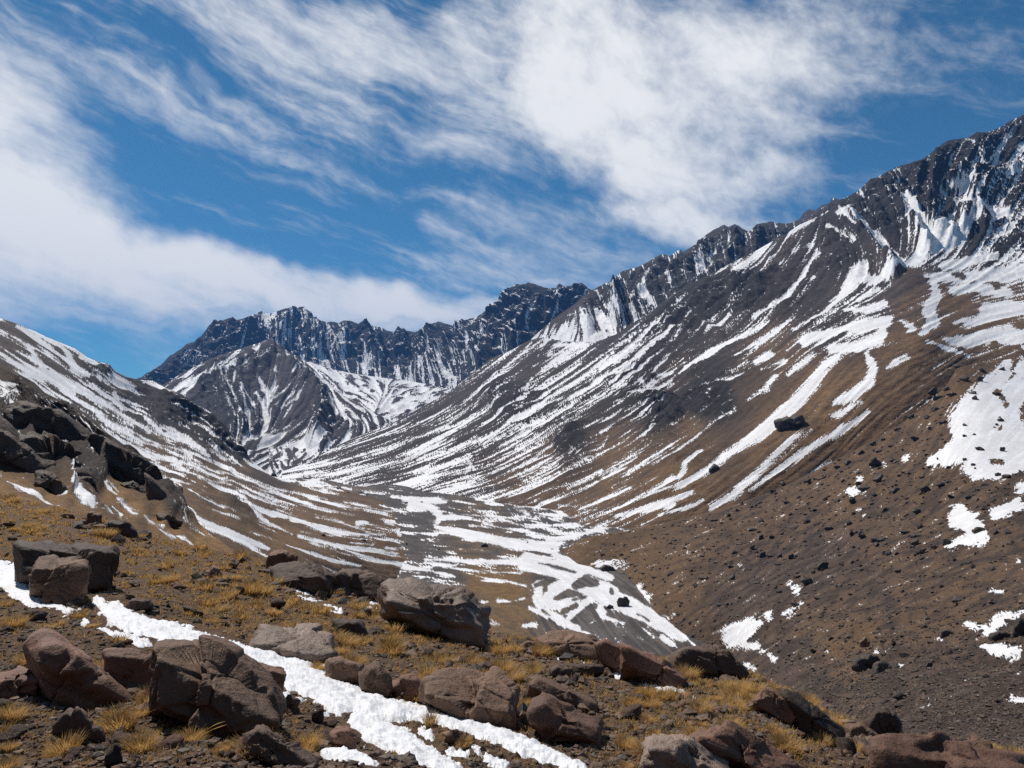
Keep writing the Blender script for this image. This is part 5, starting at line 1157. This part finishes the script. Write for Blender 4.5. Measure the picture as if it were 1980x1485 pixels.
for k, (lab, pc, vw, T, B, tf) in enumerate(FAR_HERO):
    boulder(lab, vw, T, B, None, tf, MAT_ROCK if 'pale' in lab else MAT_FARROCK, 4, rough=.07, pc=pc, seed=200 + k, chips=8)

# ---- rock outcrops that make up the near left cliffs
CRAGS = [("uppermost dark crag of the left cliffs under the snow shelf", "65,610 100,560 150,530 250,560 340,620", "90,690 180,750 300,810 380,840"),
         ("tallest dark crag in the middle of the left cliffs", "300,600 480,680 600,780 630,850 645,940", "330,810 450,900 540,950 635,960"),
         ("dark crag right of the tallest one with a snow gully between", "600,760 700,830 780,890 850,960 900,1030", "640,900 700,970 800,1020 890,1090"),
         ("lowest dark crag ending the cliffs above the snow bank", "840,960 920,1040 980,1080 1040,1150 1095,1250", "860,1070 930,1140 1010,1215 1090,1262"),
         ("dark rock band below the tallest crag of the left cliffs", "100,770 200,740 330,830 450,930 525,1000", "120,810 250,900 380,970 505,1025"),
         ("broad dark outcrop at the left edge below the cliffs", "-60,600 0,640 60,680 130,760 200,850 275,920", "-60,880 0,905 80,935 160,985 200,1005"),
         ("slanting grey outcrop above the funnel shaped snow patch", "200,970 260,955 330,1000 390,1090", "220,1020 300,1070 390,1112"),
         ("small dark outcrop right of the funnel shaped snow patch", "440,1005 500,998 560,1085", "450,1040 500,1065 560,1095"),
         ("dark outcrop on the grassy ledge below the cliffs", "700,1045 760,1028 845,1110", "710,1075 770,1100 845,1122"),
         ("oval dark rock on the grass below the lowest crag", "905,1220 950,1210 1000,1240 1028,1290", "915,1245 970,1280 1025,1300")]
for k, (lab, T, B) in enumerate(CRAGS):
    boulder(lab, 5, T, B, None, 1.0, MAT_CRAG, 5, rough=.085, pc=cliffs, seed=700 + k, chips=6, dD=5.0 if k < 6 else 1.0, name='rock_outcrop', cat='rock outcrop', sink=.3, strata=(.5, -.5, .8))

# ---- repeated loose stones: a few shapes, copied
STONES = []
for k in range(9):
    r = np.random.default_rng(300 + k)
    pts = r.normal(size=(11, 3)); pts /= np.linalg.norm(pts, axis=1)[:, None]
    pts *= np.array([1, .8, .62]) * r.uniform(.75, 1.1, (11, 1))
    V, F = rock_body(pts, 3, .06, 40 + k, 10, 40)
    V /= np.abs(V).max()
    V[:, 2] -= V[:, 2].min() + .24
    STONES.append((V, F))


def stone_meshes(mat, tag):
    out = []
    for V, F in STONES:
        me = new_mesh(tag, V, F); smooth(me); me.materials.append(mat); out.append(me)
    return out


SM_BROWN = stone_meshes(MAT_ROCK, "stone_brown")
SM_DARK = stone_meshes(MAT_ROCKD, "stone_dark")
SM_RED = stone_meshes(MAT_ROCKR, "stone_red")
SM_HILL = stone_meshes(MAT_FARROCK, "stone_hill")
rnd = random.Random(5)


def put(name, me, P, s, label, cat, group, squash=1.0):
    o = bpy.data.objects.new(name, me)
    COL.objects.link(o)
    o.location = P
    o.rotation_euler = (rnd.uniform(-.3, .3), rnd.uniform(-.3, .3), rnd.uniform(0, 6.283))
    o.scale = (s * rnd.uniform(.8, 1.25), s * rnd.uniform(.7, 1.1), s * rnd.uniform(.65, 1.05) * squash)
    o['label'] = label; o['category'] = cat; o['group'] = group
    return o


def snow_at(px, py):
    if py < 1086 or px > 1498:
        return -9
    return float(SNOW_RAS.sample(SNOW_F, np.array(float(px)), np.array(float(py))))


# loose stones on the foreground slope
n = 0
while n < 290:
    px, py = rnd.uniform(0, 1980), rnd.uniform(1000, 1485)
    top = float(np.interp(px, fore.cols, fore.yt))
    if py < top + 8 or snow_at(px, py) > 2:
        continue
    P = on(fore, px, py)
    s = rnd.choice([5, 6, 7, 8, 9, 11, 13, 16, 20, 26]) * (.55 + .6 * (py - 1000) / 485) * P[1] / FPX
    hue, ms = rnd.choice((("brown", SM_BROWN), ("dark grey", SM_DARK), ("reddish", SM_RED)))
    zone = ("at the bottom left among the tufts" if px < 560 and py > 1230 else "on the far left slope above the snow tongue" if px < 700 and py < 1230 else "near the lower end of the snow tongue" if px < 1150 and py > 1330
            else "on the grassy slope left of the ribbed boulder" if px < 980 else "on the rim near the central slab" if py < 1340 else "in the dry grass at the bottom right")
    lab = f"small loose {hue} stone {zone}"
    put('loose_stone', rnd.choice(ms), P, s, lab, 'stone', lab.replace("stone", "stones"))
    n += 1

# boulders of the moraine: x, y, width, height on the chart
HB = S(4, "165,80,60 ; 490,35,85 ; 620,75,65 ; 905,160,100 ; 1175,220,70 ; 330,235,44 ; 485,405,90 ; 325,440,50 ; 420,535,50 ; 815,120,62 ; 1140,170,62 ; 1310,170,80 ; 965,605,64 ; 975,220,60 ; 1070,100,62 ; 1455,280,48 ; 1375,485,74 ; 1220,920,62 ; 280,130,50 ; 345,105,40 ; 405,250,44 ; 770,175,50 ; 835,235,40 ; 780,250,30 ; 1125,125,46 ; 550,495,50 ; 690,410,40 ; 770,405,36 ; 745,460,34 ; 1005,415,44 ; 1060,440,34 ; 435,570,40 ; 500,590,36 ; 645,605,36 ; 385,805,50 ; 330,800,40 ; 600,795,44 ; 690,890,60 ; 1150,810,50 ; 1010,775,44 ; 1340,830,50 ; 1245,545,40 ; 1430,540,40 ; 1640,370,50 ; 1470,310,50 ; 1490,225,40 ; 1250,190,44 ; 1615,110,50 ; 1715,155,40 ; 45,300,50 ; 45,365,50 ; 225,235,60 ; 170,190,60 ; 55,210,60 ; 415,70,50 ; 205,90,36 ; 480,150,34 ; 1160,245,44 ; 900,180,50 ; 1040,325,70 ; 680,210,30 ; 1380,660,60 ; 1385,780,60 ; 1475,775,50 ; 1055,1120,70 ; 1215,1110,60 ; 1000,1010,40 ; 1275,1290,50 ; 1320,1030,34") \
    + S(7, "980,1290,60 ; 1110,1220,40 ; 1160,1200,46 ; 1280,1215,66 ; 1180,1390,50 ; 1230,1325,70 ; 1310,1285,70 ; 1380,1330,60 ; 1130,1280,36 ; 870,1390,40 ; 800,1335,50 ; 710,1400,34 ; 1040,1270,40 ; 1220,1160,46 ; 1300,1140,40 ; 1280,1115,44 ; 1360,1115,36 ; 1470,1090,60 ; 1390,1040,40 ; 1560,955,60 ; 1530,990,40 ; 1640,885,60 ; 1700,810,60 ; 1660,760,44 ; 1780,815,40 ; 1780,770,44 ; 1620,860,40 ; 1850,880,40 ; 1880,760,40 ; 1460,985,40 ; 1600,1010,40 ; 1700,1075,30 ; 1500,1260,40 ; 1530,1330,50 ; 1590,1310,44 ; 1640,1365,44 ; 1720,1370,40 ; 1760,1400,36 ; 1910,1270,60 ; 1860,1255,40 ; 1740,1205,36 ; 1800,1300,34 ; 850,1300,40 ; 930,1360,30 ; 1050,1370,30 ; 1330,1420,40 ; 1430,1390,40 ; 1480,1430,36 ; 1000,1420,30 ; 640,1420,26 ; 1420,1250,30")


def moraine_label(x, y):
    zone = ("along the crest line of the moraine" if y < np.interp(x, hill.cols, hill.yt) + 45 else "beside the large snow patch at the right" if x > 1780 and y < 1010 else "around the small right hand snow patches" if x > 1780 and y < 1200
            else "in the stony hollow at the lower right" if y > 1230 else "low on the moraine above the frozen stream" if x < 1500 else "on the upper middle of the moraine slope" if y < 1060 else "on the lower middle of the moraine slope")
    return "dark angular boulder " + zone, 'boulder', 'dark boulders ' + zone


for pts in HB:
    x, y, w = pts[0]
    px_, py_ = x, y
    y0 = float(np.interp(x, hill.cols, hill.yt))
    pc = hill if y > y0 + 1 else mountain
    P = on(pc, x, y)
    put('moraine_boulder', rnd.choice(SM_HILL), P, .5 * w * P[1] / FPX, *moraine_label(px_, py_))
for k in range(150):
    while True:
        px, py = rnd.uniform(1250, 1980), rnd.uniform(720, 1440)
        y0 = float(np.interp(px, hill.cols, hill.yt))
        if py > y0 + 6 and py < np.interp(px, fore.cols, fore.yt) - 6 and (py > 1000 or px > 1500):
            if rnd.random() < .35 + .65 * (px > 1550):
                break
    P = on(hill, px, py)
    px_, py_ = px, py
    put('moraine_boulder', rnd.choice(SM_HILL), P, rnd.choice([4, 5, 6, 7, 8, 10, 14]) * .5 * 1.2 * P[1] / FPX, *moraine_label(px_, py_))
# dark stones along the valley floor and the left slope
for x, y, w in [q[0] for q in S(12, "1585,800,44 ; 1680,740,50 ; 1370,690,50 ; 2010,760,30 ; 1650,370,30 ; 1500,140,20 ; 1700,390,30 ; 1480,340,26 ; 1560,370,30 ; 290,75,30 ; 1300,815,24") + S(11, "660,560,30 ; 650,545,24 ; 95,500,40 ; 1115,580,16 ; 1345,515,20 ; 545,420,22 ; 420,215,40 ; 300,190,30 ; 540,205,30 ; 60,135,30 ; 880,190,16 ; 1790,455,30 ; 1540,560,20 ; 1080,185,20 ; 800,545,16")]:
    pc = left_slope if y < 1060 and x < 760 else valley
    P = on(pc, x, y)
    put('valley_stone', rnd.choice(SM_HILL), P, .5 * w * P[1] / FPX, "dark stone scattered on the banks of the valley stream", 'stone', 'stones on the banks of the valley stream')


def rubble(name, label, pc, count, sizer, region, mat, seed, avoid=None):
    """countless small stones, one mesh"""
    r = np.random.default_rng(seed)
    V0, F0 = ICO[1]
    Vs, Fs = [], []
    n = 0
    tries = 0
    while n < count and tries < count * 6:
        tries += 1
        px, py, keep = region(r)
        if not keep or (avoid and avoid(px, py)):
            continue
        P = on(pc, px, py)
        s = sizer(r, px, py) * P[1] / FPX
        V = V0 * (1 + np.clip(.3 * r.normal(size=(len(V0), 1)), -.5, .6)) * s * np.array([r.uniform(.8, 1.4), r.uniform(.7, 1.1), r.uniform(.45, .9)])
        a = r.uniform(0, 6.283); ca, sa = math.cos(a), math.sin(a)
        V = np.stack([V[:, 0] * ca - V[:, 1] * sa, V[:, 0] * sa + V[:, 1] * ca, V[:, 2]], -1) + P
        V[:, 2] += .25 * s
        Vs.append(V); Fs.append(F0 + n * len(V0))
        n += 1
    me = new_mesh(name, np.concatenate(Vs), np.concatenate(Fs))
    attr(me, 'vary', np.repeat(r.uniform(0, 1, n), len(V0)))
    smooth(me, False)
    link(name, me, mat, label=label, kind='stuff')


def gravel_material(name, cols, w=1.0):
    m = bpy.data.materials.new(name)
    m.use_nodes = True
    t = NT(m.node_tree)
    v = t.n('ShaderNodeAttribute', attribute_name='vary').outputs['Fac']
    rp = t.n('ShaderNodeValToRGB', {'Fac': v})
    el = rp.color_ramp.elements
    while len(el) < len(cols):
        el.new(.5)
    for k, c in enumerate(cols):
        el[k].position = k / (len(cols) - 1); el[k].color = (*c, 1)
    g = t.n('ShaderNodeNewGeometry').outputs['Position']
    nz = t.ramp(t.noise(g, 25 * w, 3, .7), .3, .7, .6, 1.35)
    c = t.mix(1.0, rp.outputs[0], t.n('ShaderNodeCombineXYZ', {'X': nz, 'Y': nz, 'Z': nz}).outputs[0], 'MULTIPLY')
    p = t.n('ShaderNodeBsdfPrincipled', {'Base Color': c, 'Roughness': .85, 'Specular IOR Level': .25})
    t.n('ShaderNodeOutputMaterial', {'Surface': p.outputs[0]})
    return m


G1 = gravel_material("gravel", [(.06, .04, .029), (.17, .108, .073), (.095, .063, .045), (.115, .10, .085), (.19, .12, .08)])
G2 = gravel_material("moraine_rubble", [(.045, .037, .032), (.12, .085, .06), (.065, .052, .045), (.14, .11, .085), (.06, .045, .04)], .12)


def reg_fore(r):
    px, py = r.uniform(-20, 2000), 1000 + 520 * r.uniform(0, 1) ** .8
    return px, py, py > np.interp(px, fore.cols, fore.yt) + 4


rubble("gravel", "fine brown gravel and chips covering the foreground hillside", fore, 12000, lambda r, x, y: min(9, 1.6 + r.exponential(1.7)) * (.6 + .7 * (y - 1000) / 485), reg_fore, G1, 1, lambda x, y: snow_at(x, y) > 1)


def reg_hill(r):
    px, py = r.uniform(1150, 2000), r.uniform(760, 1470)
    ok = py > np.interp(px, hill.cols, hill.yt) + 3 and py < np.interp(px, hill.cols, hill.yb) - 3 and py < np.interp(px, fore.cols, fore.yt) + 4
    w = np.clip((py - 1150) / 220, 0, 1) * np.clip((px - 1450) / 200, 0, 1)
    return px, py, ok and r.uniform() < .16 + .84 * w




def hill_snow(px, py):
    j = int(np.clip(round((px - hill.cols[0]) / hill.step), 0, len(hill.cols) - 1))
    return hill.snow[int(np.argmin(np.abs(hill.PY[:, j] - py))), j]


rubble("moraine_rubble", "small stones and scree covering the moraine hill", hill, 8500, lambda r, x, y: min(6, 1.2 + r.exponential(.9)), reg_hill, G2, 2, lambda x, y: hill_snow(x, y) > -1.5)


# chips and blocks broken off round the big boulders
FEET = []
for (lab, vw, T, B, C, tf, mt, sub) in HERO:
    P_ = sorted(XY(vw, B))
    FEET.append(P_)


def reg_feet(r):
    f = FEET[r.integers(len(FEET))]
    k = r.integers(len(f) - 1); u = r.uniform()
    px = f[k][0] + u * (f[k + 1][0] - f[k][0]) + r.normal() * 14
    py = f[k][1] + u * (f[k + 1][1] - f[k][1]) + abs(r.normal()) * 13 - 3
    return px, py, py > np.interp(px, fore.cols, fore.yt) + 3 and 0 < px < 1990


rubble("rock_debris", "broken chips and blocks lying round the foreground boulders", fore, 2600, lambda r, x, y: min(16, 2.5 + r.exponential(3.2)), reg_feet, G1, 8, lambda x, y: snow_at(x, y) > 0)


# ------------------------------------------------------------------ dry grass
def tuft_mesh(name, blades, r0, L, seed, w=.0045, droop=.5, spread=1.0):
    r = np.random.default_rng(seed)
    Vs, tip, var, Fs = [], [], [], []
    for k in range(blades):
        a = r.uniform(0, 6.283); rad = r0 * math.sqrt(r.uniform())
        base = np.array([rad * math.cos(a), rad * math.sin(a), -.02])
        lean = spread * (.25 + .75 * rad / r0) * r.uniform(.3, 1.1)
        az = a + r.normal() * .5
        l = L * r.uniform(.55, 1.15)
        d = np.array([math.cos(az), math.sin(az), 0])
        side = np.array([-d[1], d[0], 0]) * w * r.uniform(.7, 1.3)
        q = base.copy(); ang = lean * .6
        pts = [q.copy()]
        for s in range(3):
            q = q + l / 3 * (d * math.sin(ang) + np.array([0, 0, math.cos(ang)]))
            ang += droop * r.uniform(.2, .9)
            pts.append(q.copy())
        b = len(Vs)
        v = r.uniform()
        for s, (pt, ww) in enumerate(zip(pts[:3], (1, .85, .55))):
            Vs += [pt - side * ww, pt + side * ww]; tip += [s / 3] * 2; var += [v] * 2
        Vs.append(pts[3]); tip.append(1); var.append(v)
        for s in range(2):
            i = b + 2 * s
            Fs += [[i, i + 1, i + 3], [i, i + 3, i + 2]]
        Fs.append([b + 4, b + 5, b + 6])
    me = new_mesh(name, np.array(Vs), np.array(Fs))
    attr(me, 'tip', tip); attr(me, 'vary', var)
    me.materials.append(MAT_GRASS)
    return me


TUFTS = [tuft_mesh("grass_tuft", 420, .5, 1.0, 400 + k, w=.013, droop=rnd.uniform(.35, .7), spread=rnd.uniform(.8, 1.15)) for k in range(5)]
TUFTS_FAR = [tuft_mesh("grass_clump", 150, .55, .85, 420 + k, w=.028, droop=.5) for k in range(4)]


def tuft(px, py, wpx, label, group, me=None):
    P = on(fore, px, py)
    s = wpx * P[1] / FPX * .5
    o = bpy.data.objects.new('grass_tuft', me or rnd.choice(TUFTS))
    COL.objects.link(o)
    o.location = P
    o.rotation_euler = (rnd.uniform(-.15, .1), rnd.uniform(0, .3), rnd.uniform(0, 6.283))
    o.scale = (s, s, s * rnd.uniform(.7, 1.0))
    o['label'] = label; o['category'] = 'grass tuft'
    if group:
        o['group'] = group
    return o


HT = [(1, 690, 1070, 270, "large golden tuft right of the dark triangular stone"), (1, 870, 960, 210, "golden tuft with long stalks against the largest boulder"), (1, 380, 1215, 220, "pale tuft below the dark triangular stone"),
      (1, 810, 1210, 220, "round tuft below the large golden tuft"), (1, 1110, 1150, 180, "tuft at the foot of the largest boulder"), (1, 1470, 1290, 270, "wide golden tuft at the bottom edge left of centre"), (1, 1720, 1270, 220, "bright orange tuft at the bottom beside the low slab"),
      (1, 50, 1060, 190, "tuft at the left edge below the squat rock"), (1, 40, 1300, 160, "orange tuft in the bottom left corner"), (1, 610, 740, 170, "tuft growing behind the reddish wedge"), (1, 990, 240, 130, "tall tuft above the upper snow tongue"),
      (1, 1310, 325, 100, "small tuft right of the tall one above the snow"), (1, 1445, 310, 170, "pair of merged tufts in the slope above the snow"), (1, 1135, 405, 120, "tuft near the upper snow edge, left of centre"), (1, 450, 430, 120, "tuft in the break of the snow tongue"),
      (1, 80, 490, 170, "flattened tuft left above the wedge"), (1, 1840, 745, 110, "small tuft at the snow edge by the flat slab"), (2, 770, 815, 180, "bushy tuft above the big brown boulder, left"), (2, 615, 755, 110, "tuft uphill of the bushy one"), (2, 345, 900, 110, "tuft beside the rounded grey rock"),
      (2, 920, 1070, 130, "tuft at the left foot of the big brown boulder"), (2, 990, 1230, 120, "tuft on the bare island in the snow"), (2, 1545, 1120, 100, "tuft between the big brown and the reddish boulder"), (2, 1195, 1360, 100, "small tuft on the lower bare strip in the snow"),
      (3, 650, 1340, 110, "tuft left of the pale outcrop"), (3, 640, 1440, 90, "bright tuft at the bottom left of the pale outcrop"), (3, 1370, 1400, 110, "tuft on the right side of the pale outcrop"), (3, 630, 1180, 90, "dark tuft on the grass right of the reddish boulder"),
      (4, 150, 1430, 120, "tuft at the bottom left of the long slab"), (13, 100, 440, 180, "orange tuft on the far left grassy brow"), (13, 280, 700, 150, "tuft above the dark craggy slab"), (13, 1000, 790, 260, "broad tuft right of the dark craggy slab")]
hero_tufts = []
for vw, x, y, w, lab in HT:
    ox, oy, sc = VIEWS[vw]
    hero_tufts.append(tuft(ox + x / sc, oy + y / sc, w / sc * 1.2, lab, None))


def stalk(parent, seed):
    """a bare flowering stalk leaning out of its tuft"""
    r = np.random.default_rng(seed)
    pts = []
    q = np.zeros(3); ang = r.uniform(.5, .9); az = r.uniform(-.9, .5)
    d = np.array([math.cos(az), math.sin(az), 0])
    for s in range(9):
        pts.append(q.copy()); q = q + .26 * (d * math.sin(ang) + np.array([0, 0, math.cos(ang)])); ang += r.uniform(.02, .16)
    V, F, tip = [], [], []
    for s, pt in enumerate(pts):
        w = .012 if s < 6 else (.026 if s < 8 else .006)
        for k in range(4):
            a = k * math.pi / 2
            V.append(pt + w * np.array([math.cos(a), math.sin(a), .3 * math.sin(a)])); tip.append(.9)
    for s in range(8):
        for k in range(4):
            F.append([4 * s + k, 4 * s + (k + 1) % 4, 4 * s + 4 + (k + 1) % 4, 4 * s + 4 + k])
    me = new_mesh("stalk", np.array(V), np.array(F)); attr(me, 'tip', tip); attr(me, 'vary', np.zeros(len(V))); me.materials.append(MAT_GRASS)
    link("stalk", me, None, parent=parent)


for k in range(5):
    stalk(hero_tufts[1], 500 + k)
for k in range(3):
    stalk(hero_tufts[0], 520 + k); stalk(hero_tufts[4], 540 + k)

weights = fore.tint


def tuft_label(x, y):
    zone = ("on the grassy brow at the far left" if x < 330 and y < 1090 else "on the slope above the snow tongue" if x < 700 and y < 1260 else "on the slope below the ribbed boulder" if x < 1010 and y < 1330 else "among the bottom left boulders" if x < 700
            else "near the lower end of the snow tongue" if x < 1150 else "in the dry meadow below the hump backed boulder" if y < 1380 else "along the bottom right edge")
    return "small dry golden grass tuft " + zone, "small grass tufts " + zone


n = 0
while n < 265:
    i = rnd.randrange(fore.P.shape[0]); j = rnd.randrange(fore.P.shape[1])
    px, py = fore.PX[i, j], fore.PY[i, j]
    if not (0 < px < 1980 and py < 1480 and py > fore.yt[j] + 4) or snow_at(px, py) > -2 or rnd.random() > weights[i, j] ** 1.4:
        continue
    tuft(px, py, rnd.uniform(24, 72) * (.65 + .5 * (py - 1000) / 485), *tuft_label(px, py), rnd.choice(TUFTS_FAR if py < 1250 else TUFTS))
    n += 1


def grass_cover():
    r = np.random.default_rng(77)
    Vs, Fs, tip, var = [], [], [], []
    n = 0; b = 0
    while n < 6800:
        px, py = r.uniform(-20, 2000), 950 + 535 * r.uniform() ** .9
        j = int(np.clip(round((px - fore.cols[0]) / fore.step), 0, len(fore.cols) - 1))
        if py < fore.yt[j] + 2:
            continue
        i = int(np.argmin(np.abs(fore.PY[:, j] - py)))
        if r.uniform() > fore.tint[i, j] ** 1.2 or snow_at(px, py) > -1:
            continue
        P = fore.P[i, j]
        u = P[1] / FPX
        s = r.uniform(6, 15) * (.7 + .5 * (py - 1000) / 485) * u
        v = r.uniform()
        for k in range(13):
            a = r.uniform(0, 6.283); rr = s * .6 * math.sqrt(r.uniform())
            base = P + np.array([rr * math.cos(a), rr * math.sin(a), -.01])
            d = np.array([math.cos(a), math.sin(a), 0])
            top = base + s * r.uniform(.5, 1.1) * (d * r.uniform(.1, .9) + np.array([0, 0, r.uniform(.5, 1)]))
            sd = np.array([-d[1], d[0], 0]) * u * .9
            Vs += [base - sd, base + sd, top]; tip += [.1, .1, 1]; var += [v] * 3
            Fs.append([b, b + 1, b + 2]); b += 3
        n += 1
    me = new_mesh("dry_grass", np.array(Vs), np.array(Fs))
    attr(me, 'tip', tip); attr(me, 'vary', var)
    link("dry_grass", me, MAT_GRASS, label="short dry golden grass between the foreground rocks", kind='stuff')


grass_cover()

# ------------------------------------------------------------------ thin mountain air
bm = bmesh.new()
bmesh.ops.create_cube(bm, size=1)
me = bpy.data.meshes.new("haze")
bm.to_mesh(me); bm.free()
m = bpy.data.materials.new("haze")
m.use_nodes = True
t = NT(m.node_tree)
vol = t.n('ShaderNodeVolumePrincipled', {'Color': HAZE_COL, 'Density': HAZE_DENS, 'Anisotropy': 0.0})
out = t.n('ShaderNodeOutputMaterial', {'Volume': vol.outputs[0]})
hz = link("haze", me, m, kind='stuff', label="thin bluish mountain air over the whole valley")
hz.location = (0, 6400, 1035); hz.scale = (29000, 18500, 2330)
